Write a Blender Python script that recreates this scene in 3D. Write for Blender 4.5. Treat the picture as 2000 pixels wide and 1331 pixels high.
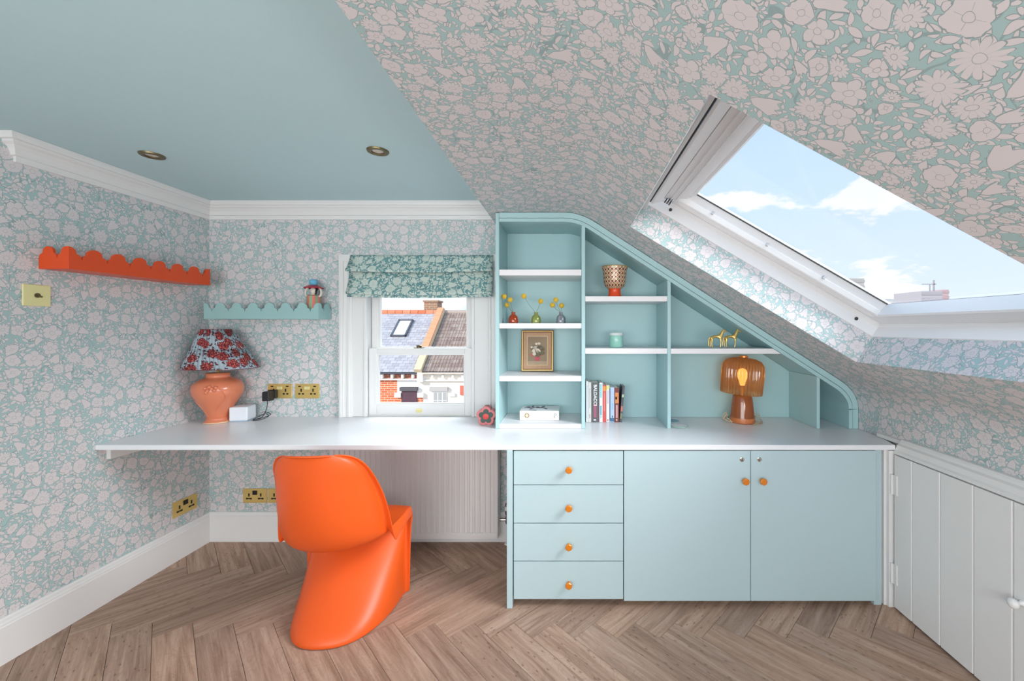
import bpy, bmesh, math, random
from math import sin, cos, pi, radians, sqrt
from mathutils import Vector, Matrix

random.seed(7)
for o in list(bpy.data.objects):
    bpy.data.objects.remove(o, do_unlink=True)
SC = bpy.context.scene
COL = SC.collection

# ------------------------------------------------------------------ camera, world, lights, exposure
F = 795.0                      # focal length in pixels of a 2000 px wide frame
cam_d = bpy.data.cameras.new('camera')
cam = bpy.data.objects.new('camera', cam_d)
COL.objects.link(cam)
cam.location = (0, 0, 1.30)
cam.rotation_euler = (radians(90), 0, 0)
cam_d.sensor_width = 36
cam_d.lens = F * 36 / 2000
cam_d.shift_x = -113 / 2000
cam_d.shift_y = -25.5 / 2000
cam_d.clip_start = 0.05
cam_d.clip_end = 1000
SC.camera = cam
SC.view_settings.view_transform = 'Standard'
SC.view_settings.look = 'None'
SC.view_settings.gamma = 1
SC.view_settings.use_curve_mapping = False
SC.view_settings.exposure = 0.0


class NT:
    """small helper for writing node trees as expressions"""
    def __init__(s, tree):
        s.t = tree
        s.n = tree.nodes
        s.l = tree.links

    def node(s, typ, **kw):
        nd = s.n.new(typ)
        for k, v in kw.items():
            setattr(nd, k, v)
        return nd

    def plug(s, inp, v):
        if isinstance(v, E):
            v = v.s
        if isinstance(v, bpy.types.NodeSocket):
            s.l.new(v, inp)
        elif isinstance(v, (tuple, list)) and len(v) == 3 and inp.type == 'RGBA':
            inp.default_value = (*v, 1)
        else:
            inp.default_value = v

    def math(s, op, a, b=None, c=None, clamp=False):
        nd = s.node('ShaderNodeMath', operation=op, use_clamp=clamp)
        s.plug(nd.inputs[0], a)
        if b is not None:
            s.plug(nd.inputs[1], b)
        if c is not None:
            s.plug(nd.inputs[2], c)
        return E(s, nd.outputs[0])

    def vmath(s, op, a, b=None, scale=None):
        nd = s.node('ShaderNodeVectorMath', operation=op)
        s.plug(nd.inputs[0], a)
        if b is not None:
            s.plug(nd.inputs[1], b)
        if scale is not None:
            s.plug(nd.inputs['Scale'], scale)
        return nd

    def mix(s, fac, a, b):
        nd = s.node('ShaderNodeMix', data_type='RGBA')
        s.plug(nd.inputs[0], fac)
        s.plug(nd.inputs[6], a)
        s.plug(nd.inputs[7], b)
        return E(s, nd.outputs[2])

    def smooth(s, v, lo, hi, a=0.0, b=1.0):
        nd = s.node('ShaderNodeMapRange', interpolation_type='SMOOTHSTEP')
        s.plug(nd.inputs[0], v)
        for i, x in enumerate((lo, hi, a, b)):
            s.plug(nd.inputs[1 + i], x)
        return E(s, nd.outputs[0])

    def noise(s, vec, scale, detail=2, rough=0.5, dim='3D', dist=0.0):
        nd = s.node('ShaderNodeTexNoise', noise_dimensions=dim)
        if vec is not None:
            s.plug(nd.inputs['Vector'], vec)
        nd.inputs['Scale'].default_value = scale
        nd.inputs['Detail'].default_value = detail
        nd.inputs['Roughness'].default_value = rough
        nd.inputs['Distortion'].default_value = dist
        return nd

    def ramp(s, fac, stops):
        nd = s.node('ShaderNodeValToRGB')
        el = nd.color_ramp.elements
        while len(el) < len(stops):
            el.new(0.5)
        for e, (p, c) in zip(el, stops):
            e.position = p
            e.color = (*c, 1)
        s.plug(nd.inputs[0], fac)
        return E(s, nd.outputs[0])


class E:
    def __init__(s, t, sock):
        s.t = t
        s.s = sock
    def _o(s, op, b, r=False):
        return s.t.math(op, b, s) if r else s.t.math(op, s, b)
    def __add__(s, b): return s._o('ADD', b)
    __radd__ = __add__
    def __sub__(s, b): return s._o('SUBTRACT', b)
    def __rsub__(s, b): return s._o('SUBTRACT', b, True)
    def __mul__(s, b): return s._o('MULTIPLY', b)
    __rmul__ = __mul__
    def __truediv__(s, b): return s._o('DIVIDE', b)
    def __lt__(s, b): return s._o('LESS_THAN', b)
    def __gt__(s, b): return s._o('GREATER_THAN', b)
    def abs(s): return s.t.math('ABSOLUTE', s)
    def max(s, b): return s.t.math('MAXIMUM', s, b)
    def min(s, b): return s.t.math('MINIMUM', s, b)


def lin(c):
    """sRGB 0-255 to linear"""
    r = []
    for x in c:
        x /= 255
        r.append(x / 12.92 if x <= 0.04045 else ((x + 0.055) / 1.055) ** 2.4)
    return tuple(r)


# world: hazy blue summer sky with white clouds, the same in every direction
W = bpy.data.worlds.new('sky')
SC.world = W
W.use_nodes = True
W.node_tree.nodes.clear()
w = NT(W.node_tree)
tc = w.node('ShaderNodeTexCoord')
nrm = w.vmath('NORMALIZE', tc.outputs['Generated'])
sep = w.node('ShaderNodeSeparateXYZ')
w.l.new(nrm.outputs[0], sep.inputs[0])
zz = E(w, sep.outputs[2])
sky = w.ramp(zz, [(0.0, lin((226, 238, 248))), (0.25, lin((205, 228, 251))), (1.0, lin((150, 196, 245)))])
h = zz.abs() + 0.28
comb = w.node('ShaderNodeCombineXYZ')
w.plug(comb.inputs[0], E(w, sep.outputs[0]) / h)
w.plug(comb.inputs[1], E(w, sep.outputs[1]) / h)
w.plug(comb.inputs[2], zz * 1.5)
nz = w.noise(comb.outputs[0], 2.3, 6, 0.52)
cl = w.smooth(E(w, nz.outputs[0]) + (0.18 - zz) * 0.30, 0.535, 0.585)
nz2 = w.noise(comb.outputs[0], 6.0, 3, 0.6)
white = w.mix(E(w, nz2.outputs[0]), lin((236, 240, 247)), lin((255, 255, 255)))
skyc = w.mix(cl * 0.92, sky, white)
bg = w.node('ShaderNodeBackground')
w.plug(bg.inputs[0], skyc)
bg.inputs[1].default_value = 1.15
wo = w.node('ShaderNodeOutputWorld')
w.l.new(bg.outputs[0], wo.inputs[0])


def lamp(name, typ, loc, aim, energy, color=(1, 1, 1), size=None, size_y=None, angle=None):
    d = bpy.data.lights.new(name, typ)
    d.energy = energy
    d.color = color
    if size and typ == 'AREA':
        d.shape = 'RECTANGLE'
        d.size = size
        d.size_y = size_y or size
    if typ in ('POINT', 'SPOT') and size:
        d.shadow_soft_size = size
    if angle:
        d.angle = angle
    o = bpy.data.objects.new(name, d)
    COL.objects.link(o)
    o.location = loc
    if aim is not None:
        o.rotation_euler = (Vector(aim) - Vector(loc)).to_track_quat('-Z', 'Y').to_euler()
    return o


lamp('sun', 'SUN', (0, 0, 20), (7, 5.5, 15.5), 3.8, (1, 0.95, 0.88), angle=radians(2))
lamp('skylight_daylight', 'AREA', (4.0, 0.25, 3.7), (0.5, 1.4, 1.45), 540, (0.95, 0.98, 1.0), 2.6, 2.6)
lamp('front_window_daylight', 'AREA', (-0.9, 3.7, 2.9), (-0.9, 2.2, 0.85), 92, (0.95, 0.98, 1.0), 1.6, 1.2)
lamp('rear_fill', 'AREA', (-0.7, -1.6, 1.25), (0.1, 2, 2.4), 60, (0.96, 0.985, 1.0), 2.4, 1.1)  # added fill behind the camera; the rear wall has no window
lamp('rear_slope_fill', 'AREA', (0.86, -0.75, 1.36), (-0.75, 1.3, 0.55), 34, (0.97, 0.985, 1.0), 0.9, 0.9)  # added fill below the slope behind the camera, no opening there

# ------------------------------------------------------------------ mesh helpers
ORG = {}


class MB:
    def __init__(s):
        s.v = []
        s.f = []
        s.u = {}

    def add(s, vs, fs):
        b = len(s.v)
        s.v += [tuple(map(float, p)) for p in vs]
        s.f += [tuple(b + i for i in f) for f in fs]
        return s

    def quad(s, p, uv=None):
        b = len(s.v)
        s.v += [tuple(map(float, q)) for q in p]
        if uv:
            s.u[len(s.f)] = uv
        s.f.append(tuple(range(b, b + len(p))))
        return s

    def box(s, x0, x1, y0, y1, z0, z1):
        return s.add([(x0, y0, z0), (x1, y0, z0), (x1, y1, z0), (x0, y1, z0),
                      (x0, y0, z1), (x1, y0, z1), (x1, y1, z1), (x0, y1, z1)],
                     [(0, 3, 2, 1), (4, 5, 6, 7), (0, 1, 5, 4), (1, 2, 6, 5), (2, 3, 7, 6), (3, 0, 4, 7)])

    def prism(s, poly, axis, a0, a1):
        """extrude a 2D outline; axis y: poly=(x,z); axis x: poly=(y,z); axis z: poly=(x,y)"""
        def P(p, a):
            return {'y': (p[0], a, p[1]), 'x': (a, p[0], p[1]), 'z': (p[0], p[1], a)}[axis]
        n = len(poly)
        vs = [P(p, a0) for p in poly] + [P(p, a1) for p in poly]
        fs = [tuple(range(n)), tuple(range(2 * n - 1, n - 1, -1))]
        fs += [(i, i + n, (i + 1) % n + n, (i + 1) % n) for i in range(n)]
        return s.add(vs, fs)

    def lathe(s, prof, seg=24, c=(0, 0, 0), axis='z', mod=None, cap=True):
        n = len(prof)
        vs = []
        for i in range(seg):
            a = 2 * pi * i / seg
            for (r, z) in prof:
                rr = r * (mod(a, z) if mod else 1)
                x, y = rr * cos(a), rr * sin(a)
                p = {'z': (x, y, z), 'y': (x, z, y), 'x': (z, x, y)}[axis]
                vs.append((c[0] + p[0], c[1] + p[1], c[2] + p[2]))
        fs = []
        for i in range(seg):
            j = (i + 1) % seg
            for k in range(n - 1):
                fs.append((i * n + k, j * n + k, j * n + k + 1, i * n + k + 1))
        if cap:
            fs.append(tuple(i * n for i in range(seg - 1, -1, -1)))
            fs.append(tuple(i * n + n - 1 for i in range(seg)))
        return s.add(vs, fs)

    def ball(s, c, r, seg=14, rings=9, sc=(1, 1, 1)):
        prof = [(max(r * sin(pi * i / rings), 1e-4), -r * cos(pi * i / rings)) for i in range(rings + 1)]
        n0 = len(s.v)
        s.lathe(prof, seg, (0, 0, 0))
        for i in range(n0, len(s.v)):
            p = s.v[i]
            s.v[i] = (c[0] + p[0] * sc[0], c[1] + p[1] * sc[1], c[2] + p[2] * sc[2])
        return s

    def tube(s, pts, r, seg=8, rad=None):
        P = [Vector(p) for p in pts]
        n = len(P)
        T = [(P[min(i + 1, n - 1)] - P[max(i - 1, 0)]).normalized() for i in range(n)]
        up = Vector((0, 0, 1)) if abs(T[0].z) < 0.9 else Vector((1, 0, 0))
        a = T[0].cross(up).normalized()
        vs = []
        for i in range(n):
            a = (a - T[i] * a.dot(T[i])).normalized()
            b = T[i].cross(a)
            q = rad[i] if rad else r
            for k in range(seg):
                t = 2 * pi * k / seg
                vs.append(P[i] + a * (q * cos(t)) + b * (q * sin(t)))
        fs = []
        for i in range(n - 1):
            for k in range(seg):
                l = (k + 1) % seg
                fs.append((i * seg + k, i * seg + l, (i + 1) * seg + l, (i + 1) * seg + k))
        fs.append(tuple(range(seg - 1, -1, -1)))
        fs.append(tuple((n - 1) * seg + k for k in range(seg)))
        return s.add(vs, fs)

    def xform(s, M, start=0):
        for i in range(start, len(s.v)):
            s.v[i] = tuple(M @ Vector(s.v[i]))
        return s

    def obj(s, name, mat, parent=None, bevel=0.0, smooth=None, uv=None, loc=None, recalc=True, seg=2):
        """link as one mesh object; coordinates are world ones unless the parent is at another origin"""
        org = Vector((0, 0, 0))
        if parent is not None:
            org = ORG[parent.name]
        if loc is not None:
            org = Vector(loc)
        me = bpy.data.meshes.new(name)
        me.from_pydata([tuple(Vector(p) - org) for p in s.v], [], s.f)
        if s.u or uv:
            ul = me.uv_layers.new(name='UVMap')
            for p in me.polygons:
                for k, li in enumerate(p.loop_indices):
                    if p.index in s.u:
                        ul.data[li].uv = s.u[p.index][k]
                    elif uv:
                        co = Vector(s.v[me.loops[li].vertex_index])
                        ul.data[li].uv = uv(co, p.normal)
        if recalc:
            bm = bmesh.new()
            bm.from_mesh(me)
            bmesh.ops.recalc_face_normals(bm, faces=bm.faces)
            bm.to_mesh(me)
            bm.free()
        if smooth is not None:
            me.polygons.foreach_set('use_smooth', [True] * len(me.polygons))
            me.set_sharp_from_angle(angle=radians(smooth))
        me.materials.append(mat)
        o = bpy.data.objects.new(name, me)
        COL.objects.link(o)
        if parent is not None:
            o.parent = parent
            ORG[o.name] = org
        else:
            ORG[o.name] = org
            o.location = org
        if bevel:
            b = o.modifiers.new('bevel', 'BEVEL')
            b.width = bevel
            b.segments = seg
            b.limit_method = 'ANGLE'
            b.harden_normals = False
        return o


def thing(name, label, cat, loc=(0, 0, 0), group=None, rot=0.0):
    o = bpy.data.objects.new(name, None)
    COL.objects.link(o)
    o.empty_display_size = 0.05
    o.location = loc
    o.rotation_euler = (0, 0, rot)
    o['label'] = label
    o['category'] = cat
    if group:
        o['group'] = group
    ORG[o.name] = Vector(loc)
    return o


def local(o):
    """children of o are given in o's own coordinates from now on"""
    ORG[o.name] = Vector((0, 0, 0))
    return o


def tag(o, label, cat, group=None):
    o['label'] = label
    o['category'] = cat
    if group:
        o['group'] = group
    return o


def struct(name, label=None, loc=(0, 0, 0)):
    o = bpy.data.objects.new(name, None)
    COL.objects.link(o)
    o.location = loc
    o['kind'] = 'structure'
    if label:
        o['label'] = label
    ORG[o.name] = Vector(loc)
    return o


def S(o):
    o['kind'] = 'structure'
    return o


def Xp(px, Y): return (px - 1113) * Y / F
def Zp(py, Y): return 1.30 - (py - 640) * Y / F


def catmull(P, n):
    out = []
    m = len(P)
    for i in range(m - 1):
        a, b, c, d = (Vector(P[max(i - 1, 0)]), Vector(P[i]), Vector(P[i + 1]), Vector(P[min(i + 2, m - 1)]))
        for k in range(n):
            t = k / n
            out.append(0.5 * ((2 * b) + (c - a) * t + (2 * a - 5 * b + 4 * c - d) * t * t + (3 * b - a - 3 * c + d) * t ** 3))
    out.append(Vector(P[-1]))
    return out


# ------------------------------------------------------------------ materials
def mat(name, c, rough=0.5, metal=0.0, vary=0.03, scale=30, bump=0.0, bscale=200, emit=None, coat=0.0, spec=0.5):
    m = bpy.data.materials.new(name)
    m.use_nodes = True
    t = NT(m.node_tree)
    b = t.n['Principled BSDF']
    col = lin(c)
    tcn = t.node('ShaderNodeTexCoord')
    nz = t.noise(tcn.outputs['Object'], scale, 3)
    dark = tuple(x * (1 - vary) for x in col)
    light = tuple(min(1, x * (1 + vary)) for x in col)
    t.plug(b.inputs['Base Color'], t.mix(E(t, nz.outputs[0]), dark, light))
    b.inputs['Roughness'].default_value = rough
    b.inputs['Metallic'].default_value = metal
    b.inputs['Coat Weight'].default_value = coat
    b.inputs['Specular IOR Level'].default_value = spec
    if bump:
        n2 = t.noise(tcn.outputs['Object'], bscale, 3)
        bp = t.node('ShaderNodeBump')
        bp.inputs['Strength'].default_value = bump
        bp.inputs['Distance'].default_value = 0.002
        t.l.new(n2.outputs[0], bp.inputs['Height'])
        t.l.new(bp.outputs[0], b.inputs['Normal'])
    if emit:
        t.plug(b.inputs['Emission Color'], lin(emit[0]))
        b.inputs['Emission Strength'].default_value = emit[1]
    return m


def glass(name, tint=(1, 1, 1), refl=0.08):
    m = bpy.data.materials.new(name)
    m.use_nodes = True
    t = NT(m.node_tree)
    t.n.clear()
    tr = t.node('ShaderNodeBsdfTransparent')
    tr.inputs[0].default_value = (*tint, 1)
    gl = t.node('ShaderNodeBsdfGlossy')
    gl.inputs['Roughness'].default_value = 0.03
    lw = t.node('ShaderNodeLayerWeight')
    lw.inputs[0].default_value = 0.25
    mx = t.node('ShaderNodeMixShader')
    t.plug(mx.inputs[0], E(t, lw.outputs['Fresnel']) * refl * 3)
    t.l.new(tr.outputs[0], mx.inputs[1])
    t.l.new(gl.outputs[0], mx.inputs[2])
    out = t.node('ShaderNodeOutputMaterial')
    t.l.new(mx.outputs[0], out.inputs[0])
    return m


def tinted(name, trans, body, wt=0.5, gloss=0.12):
    """coloured glass of small objects: see-through, a little milky, shiny"""
    m = bpy.data.materials.new(name)
    m.use_nodes = True
    t = NT(m.node_tree)
    t.n.clear()
    tr = t.node('ShaderNodeBsdfTransparent')
    tr.inputs[0].default_value = (*lin(trans), 1)
    di = t.node('ShaderNodeBsdfDiffuse')
    tcn = t.node('ShaderNodeTexCoord')
    nz = t.noise(tcn.outputs['Object'], 40, 2)
    t.plug(di.inputs[0], t.mix(E(t, nz.outputs[0]), tuple(x * 0.9 for x in lin(body)), lin(body)))
    tl = t.node('ShaderNodeBsdfTranslucent')
    tl.inputs[0].default_value = (*lin(body), 1)
    ad = t.node('ShaderNodeMixShader')
    ad.inputs[0].default_value = 0.5
    t.l.new(di.outputs[0], ad.inputs[1])
    t.l.new(tl.outputs[0], ad.inputs[2])
    m1 = t.node('ShaderNodeMixShader')
    m1.inputs[0].default_value = 1 - wt
    t.l.new(tr.outputs[0], m1.inputs[1])
    t.l.new(ad.outputs[0], m1.inputs[2])
    gl = t.node('ShaderNodeBsdfGlossy')
    gl.inputs['Roughness'].default_value = 0.08
    lw = t.node('ShaderNodeLayerWeight')
    lw.inputs[0].default_value = 0.35
    m2 = t.node('ShaderNodeMixShader')
    t.plug(m2.inputs[0], E(t, lw.outputs['Fresnel']) * 0.6 + gloss * 0.3)
    t.l.new(m1.outputs[0], m2.inputs[1])
    t.l.new(gl.outputs[0], m2.inputs[2])
    out = t.node('ShaderNodeOutputMaterial')
    t.l.new(m2.outputs[0], out.inputs[0])
    return m


def floral(name, ground, petal, line, big=0.055, rough=0.75, stem_mix=0.45, weave=0.0):
    """printed wallpaper: poppies, five-petal flowers and daisies packed on a plain ground, leaves between"""
    m = bpy.data.materials.new(name)
    m.use_nodes = True
    t = NT(m.node_tree)
    b = t.n['Principled BSDF']
    uvn = t.node('ShaderNodeUVMap', uv_map='UVMap')
    # a slight wobble makes outlines look drawn
    wob = t.noise(uvn.outputs[0], 1 / big * 1.2, 1, dim='2D')
    wv = t.vmath('SCALE', t.vmath('SUBTRACT', wob.outputs[1], (0.5, 0.5, 0.5)).outputs[0], scale=big * 0.25)
    p = t.vmath('ADD', uvn.outputs[0], wv.outputs[0]).outputs[0]

    def cells(scale, rnd, off=(0, 0, 0)):
        q = t.vmath('ADD', p, off).outputs[0]
        vs_ = []
        for ft in ('F1', 'DISTANCE_TO_EDGE', 'N_SPHERE_RADIUS'):
            v = t.node('ShaderNodeTexVoronoi', voronoi_dimensions='2D', feature=ft)
            t.plug(v.inputs['Vector'], q)
            v.inputs['Scale'].default_value = scale
            v.inputs['Randomness'].default_value = rnd
            vs_.append(v)
        v, e, k = vs_
        d = t.vmath('SUBTRACT', q, v.outputs['Position'])
        sx = t.node('ShaderNodeSeparateXYZ')
        t.l.new(d.outputs[0], sx.inputs[0])
        cs = t.node('ShaderNodeSeparateColor')
        t.l.new(v.outputs['Color'], cs.inputs[0])
        x, y = E(t, sx.outputs[0]), E(t, sx.outputs[1])
        c = [E(t, cs.outputs[i]) for i in range(3)]
        # turn every motif its own way
        ca, sa = t.math('COSINE', c[2] * 6.2832), t.math('SINE', c[2] * 6.2832)
        return x * ca + y * sa, y * ca - x * sa, c[0], c[1], E(t, e.outputs['Distance']) / scale, E(t, k.outputs['Radius']) / scale

    x, y, c1, c2, edge, rad = cells(1 / big, 0.80)
    aa = big * 0.008
    isd = c1 > 0.72                                  # daisy
    isb = (c1 > 0.50) * (1 - isd)                    # bell
    isp = c1 < 0.22                                  # poppy
    isf = 1 - isd - isp
    y = y * (1 + isp * 0.28)
    r = t.math('SQRT', x * x + y * y)
    th = t.math('ARCTAN2', y, x)
    N = isd * 13 + isp * 4 + isf * 5
    lob = t.math('COSINE', th * N * 0.5).abs()
    depth = isd * 0.52 + isp * 0.18 + isf * 0.44
    ruff = t.noise(p, 1 / big * 7, 1, dim='2D')
    R0 = (rad * (1.10 + 0.14 * c2 + isp * 0.20 + isd * 0.12)).min(big * 0.60)
    R = R0 * (1 - depth + depth * t.math('POWER', lob, 0.55) + (E(t, ruff.outputs[0]) - 0.5) * (0.10 + isp * 0.14))
    rsd = r - R
    # bell: a cup that widens to a pointed hem
    bx, by = x / R0, y / R0
    hem = (t.math('FRACT', by * 2.2 + 0.5) - 0.5).abs() * 0.6
    bell = (by.abs() - (0.50 + 0.30 * bx) * t.smooth(bx, -1.0, -0.5)).max(bx - 0.66 - hem).max(-1.0 - bx) * R0
    rsd = rsd * (1 - isb) + bell * isb
    sdf = rsd.max(big * 0.022 - edge)                # < 0 inside a flower
    fl = t.smooth(sdf, -aa, aa, 1.0, 0.0)
    outline = t.smooth(sdf.abs(), aa * 0.6, aa * 2.0, 1.0, 0.0)
    sep = t.smooth(lob * r, aa * 0.5, aa * 1.6, 1.0, 0.0) * (r > R0 * 0.24) * (r < R0 * (0.95 - isp * 0.3)) * (1 - isb)
    ring = t.smooth((r - R0 * 0.25).abs(), aa * 0.5, aa * 1.5, 1.0, 0.0) * (1 - isb)
    ink = (sep.max(ring)).min(fl).max(outline)
    # leaves and buds in the gaps
    def leaves(sc, off, lw_):
        lx, ly, d1, d2, e2, rd = cells(1 / (big * sc), 0.9, off)
        la = (rd * 1.5).min(big * sc * 0.62)
        ly = ly + lx * lx / la * (d2 - 0.5) * 0.8
        lb = la * (lw_ + 0.16 * d1)
        u_ = lx / la
        ld = (ly.abs() - lb * (1 - u_ * u_)).max(lx.abs() - la)
        return ld.max(big * 0.020 - rsd).max(big * 0.006 - e2)
    lsd = leaves(0.42, (3.7, 1.3, 0), 0.34)
    l2 = leaves(0.31, (8.1, 5.2, 0), 0.36).max(big * 0.014 - lsd)
    lsd = lsd.min(l2)
    lf = t.smooth(lsd, -aa, aa, 1.0, 0.0)
    lo = t.smooth(lsd.abs(), aa * 0.5, aa * 1.7, 1.0, 0.0)
    # thin stems
    st = t.noise(p, 1 / big * 0.55, 1, dim='2D')
    stem = t.smooth((E(t, st.outputs[0]) - 0.5).abs(), 0.006, 0.016, 1.0, 0.0)
    petals = fl.max(lf)
    base = t.mix(stem * stem_mix, ground, line)
    colr = t.mix(petals, base, petal)
    colr = t.mix(ink.max(lo) * 0.72, colr, line)
    t.plug(b.inputs['Base Color'], colr)
    b.inputs['Roughness'].default_value = rough
    b.inputs['Specular IOR Level'].default_value = 0.25
    if weave:
        n2 = t.noise(uvn.outputs[0], 900, 2)
        bp = t.node('ShaderNodeBump')
        bp.inputs['Strength'].default_value = weave
        bp.inputs['Distance'].default_value = 0.001
        t.l.new(n2.outputs[0], bp.inputs['Height'])
        t.l.new(bp.outputs[0], b.inputs['Normal'])
    return m


def wood(name):
    m = bpy.data.materials.new(name)
    m.use_nodes = True
    t = NT(m.node_tree)
    b = t.n['Principled BSDF']
    uvn = t.node('ShaderNodeUVMap', uv_map='UVMap')
    oi = t.node('ShaderNodeObjectInfo')
    off = t.node('ShaderNodeCombineXYZ')
    t.plug(off.inputs[0], E(t, oi.outputs['Random']) * 37.0)
    t.plug(off.inputs[1], E(t, oi.outputs['Random']) * 91.0)
    p = t.vmath('ADD', uvn.outputs[0], off.outputs[0]).outputs[0]
    st = t.vmath('MULTIPLY', p, (1.6, 22, 1)).outputs[0]
    n1 = t.noise(st, 1.6, 5, 0.6, dist=0.8)
    st2 = t.vmath('MULTIPLY', p, (5, 190, 1)).outputs[0]
    n2 = t.noise(st2, 1.0, 3, 0.7)
    st3 = t.vmath('MULTIPLY', p, (3, 9, 1)).outputs[0]
    n3 = t.noise(st3, 1.3, 2, 0.5, dist=1.5)
    rings = t.math('SINE', E(t, n3.outputs[0]) * 60)
    c = t.ramp(E(t, n1.outputs[0]) * 0.75 + E(t, n2.outputs[0]) * 0.25,
               [(0.28, lin((124, 98, 82))), (0.48, lin((174, 145, 127))), (0.72, lin((204, 178, 160)))])
    c = t.mix(t.smooth(rings, 0.6, 1.0) * 0.16, c, lin((120, 88, 66)))
    kn = t.node('ShaderNodeTexVoronoi', voronoi_dimensions='2D', feature='F1')
    t.plug(kn.inputs['Vector'], t.vmath('MULTIPLY', p, (2.2, 5.5, 1)).outputs[0])
    knot = t.smooth(E(t, kn.outputs['Distance']), 0.03, 0.12, 1.0, 0.0) * (E(t, oi.outputs['Random']) > 0.55)
    c = t.mix(knot * 0.55, c, lin((96, 66, 48)))
    tone = t.ramp(t.math('FRACT', E(t, oi.outputs['Random']) * 7.31),
                  [(0.0, (0.80, 0.76, 0.74)), (0.5, (0.95, 0.93, 0.92)), (1.0, (1.06, 1.0, 0.95))])
    mul = t.node('ShaderNodeMix', data_type='RGBA', blend_type='MULTIPLY')
    mul.inputs[0].default_value = 1.0
    t.plug(mul.inputs[6], c)
    t.plug(mul.inputs[7], tone)
    t.l.new(mul.outputs[2], b.inputs['Base Color'])
    b.inputs['Roughness'].default_value = 0.52
    b.inputs['Specular IOR Level'].default_value = 0.35
    bp = t.node('ShaderNodeBump')
    bp.inputs['Strength'].default_value = 0.12
    bp.inputs['Distance'].default_value = 0.002
    t.l.new(n2.outputs[0], bp.inputs['Height'])
    t.l.new(bp.outputs[0], b.inputs['Normal'])
    return m


def brickwork(name, c1, c2, mortar, sc=1.0):
    m = bpy.data.materials.new(name)
    m.use_nodes = True
    t = NT(m.node_tree)
    b = t.n['Principled BSDF']
    tcn = t.node('ShaderNodeTexCoord')
    sx = t.node('ShaderNodeSeparateXYZ')
    t.l.new(tcn.outputs['Object'], sx.inputs[0])
    cb = t.node('ShaderNodeCombineXYZ')
    t.plug(cb.inputs[0], E(t, sx.outputs[0]) + E(t, sx.outputs[1]))
    t.plug(cb.inputs[1], E(t, sx.outputs[2]))
    br = t.node('ShaderNodeTexBrick')
    t.l.new(cb.outputs[0], br.inputs['Vector'])
    br.inputs['Color1'].default_value = (*lin(c1), 1)
    br.inputs['Color2'].default_value = (*lin(c2), 1)
    br.inputs['Mortar'].default_value = (*lin(mortar), 1)
    br.inputs['Scale'].default_value = 1.0
    br.inputs['Brick Width'].default_value = 0.225 * sc
    br.inputs['Row Height'].default_value = 0.075 * sc
    br.inputs['Mortar Size'].default_value = 0.009 * sc
    t.l.new(br.outputs[0], b.inputs['Base Color'])
    b.inputs['Roughness'].default_value = 0.9
    return m


def random_tone(name, cols, rough=0.8):
    m = bpy.data.materials.new(name)
    m.use_nodes = True
    t = NT(m.node_tree)
    b = t.n['Principled BSDF']
    oi = t.node('ShaderNodeObjectInfo')
    tcn = t.node('ShaderNodeTexCoord')
    nz = t.noise(tcn.outputs['Object'], 14, 3)
    c = t.ramp(E(t, oi.outputs['Random']), [(i / (len(cols) - 1), lin(q)) for i, q in enumerate(cols)])
    c = t.mix(E(t, nz.outputs[0]) * 0.2, c, tuple(x * 0.65 for x in lin(cols[0])))
    t.plug(b.inputs['Base Color'], c)
    b.inputs['Roughness'].default_value = rough
    return m


M = {}
M['paper'] = floral('wallpaper', lin((173, 200, 199)), lin((223, 216, 217)), lin((132, 146, 150)))
M['blind'] = floral('blind_fabric', lin((112, 158, 160)), lin((206, 218, 210)), lin((86, 128, 132)), big=0.056, weave=0.3)
M['ceil'] = mat('ceiling_teal_paint', (194, 221, 226), 0.7, vary=0.012, bump=0.03)
M['white'] = mat('white_satin_paint', (232, 231, 230), 0.42, vary=0.01)
M['top'] = mat('white_laminate', (234, 235, 238), 0.28, vary=0.008)
M['shelfw'] = mat('white_shelf_laminate', (238, 236, 238), 0.4, vary=0.01)
M['teal'] = mat('teal_cabinet_paint', (181, 203, 208), 0.42, vary=0.012)
M['case'] = mat('teal_bookcase_paint', (172, 207, 210), 0.42, vary=0.012)
M['dark'] = mat('dark_recess', (60, 62, 62), 0.9)
M['wood'] = wood('oak_vinyl_plank')
M['sub'] = mat('floor_joint', (92, 74, 62), 0.9)
M['orange'] = mat('orange_plastic', (226, 88, 24), 0.40, vary=0.01, bump=0.015, bscale=900)
M['orshelf'] = mat('orange_lacquer', (226, 78, 26), 0.35, vary=0.015)
M['tealshelf'] = mat('pale_teal_lacquer', (158, 196, 196), 0.4, vary=0.015)
M['brass'] = mat('brushed_brass', (222, 190, 116), 0.38, 0.55, vary=0.03)
M['palebrass'] = mat('polished_brass', (244, 234, 172), 0.4, 0.35, vary=0.02)
M['bronze'] = mat('antique_bronze', (126, 112, 84), 0.35, 0.85)
M['black'] = mat('black_plastic', (34, 34, 36), 0.45)
M['rad'] = mat('radiator_enamel', (226, 222, 222), 0.4, vary=0.008)
M['chrome'] = mat('chrome', (196, 192, 188), 0.2, 1.0)
M['copper'] = mat('amber_knob', (226, 130, 24), 0.22, 0.25, coat=0.6)
M['gold'] = mat('gold_metal', (236, 200, 122), 0.3, 0.8)
M['terra'] = mat('terracotta_glaze', (222, 128, 92), 0.3, vary=0.04, scale=18, coat=0.4)
M['pvc'] = mat('skylight_white_frame', (238, 238, 239), 0.4, vary=0.01)
M['grey'] = mat('grey_gasket', (170, 172, 176), 0.5)
M['pane'] = glass('window_glass', refl=0.015)
M['plugb'] = mat('dark_hole', (22, 20, 18), 0.7)

# ------------------------------------------------------------------ room shell
XL, YB, YR = -2.20, 2.484, -1.80      # left wall, back wall, rear wall behind the camera
ZC, ZS, XE = 2.06, 1.922, -0.446      # ceiling, lower papered soffit and its edge
XK = 1.554                            # low wall under the slope


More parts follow.
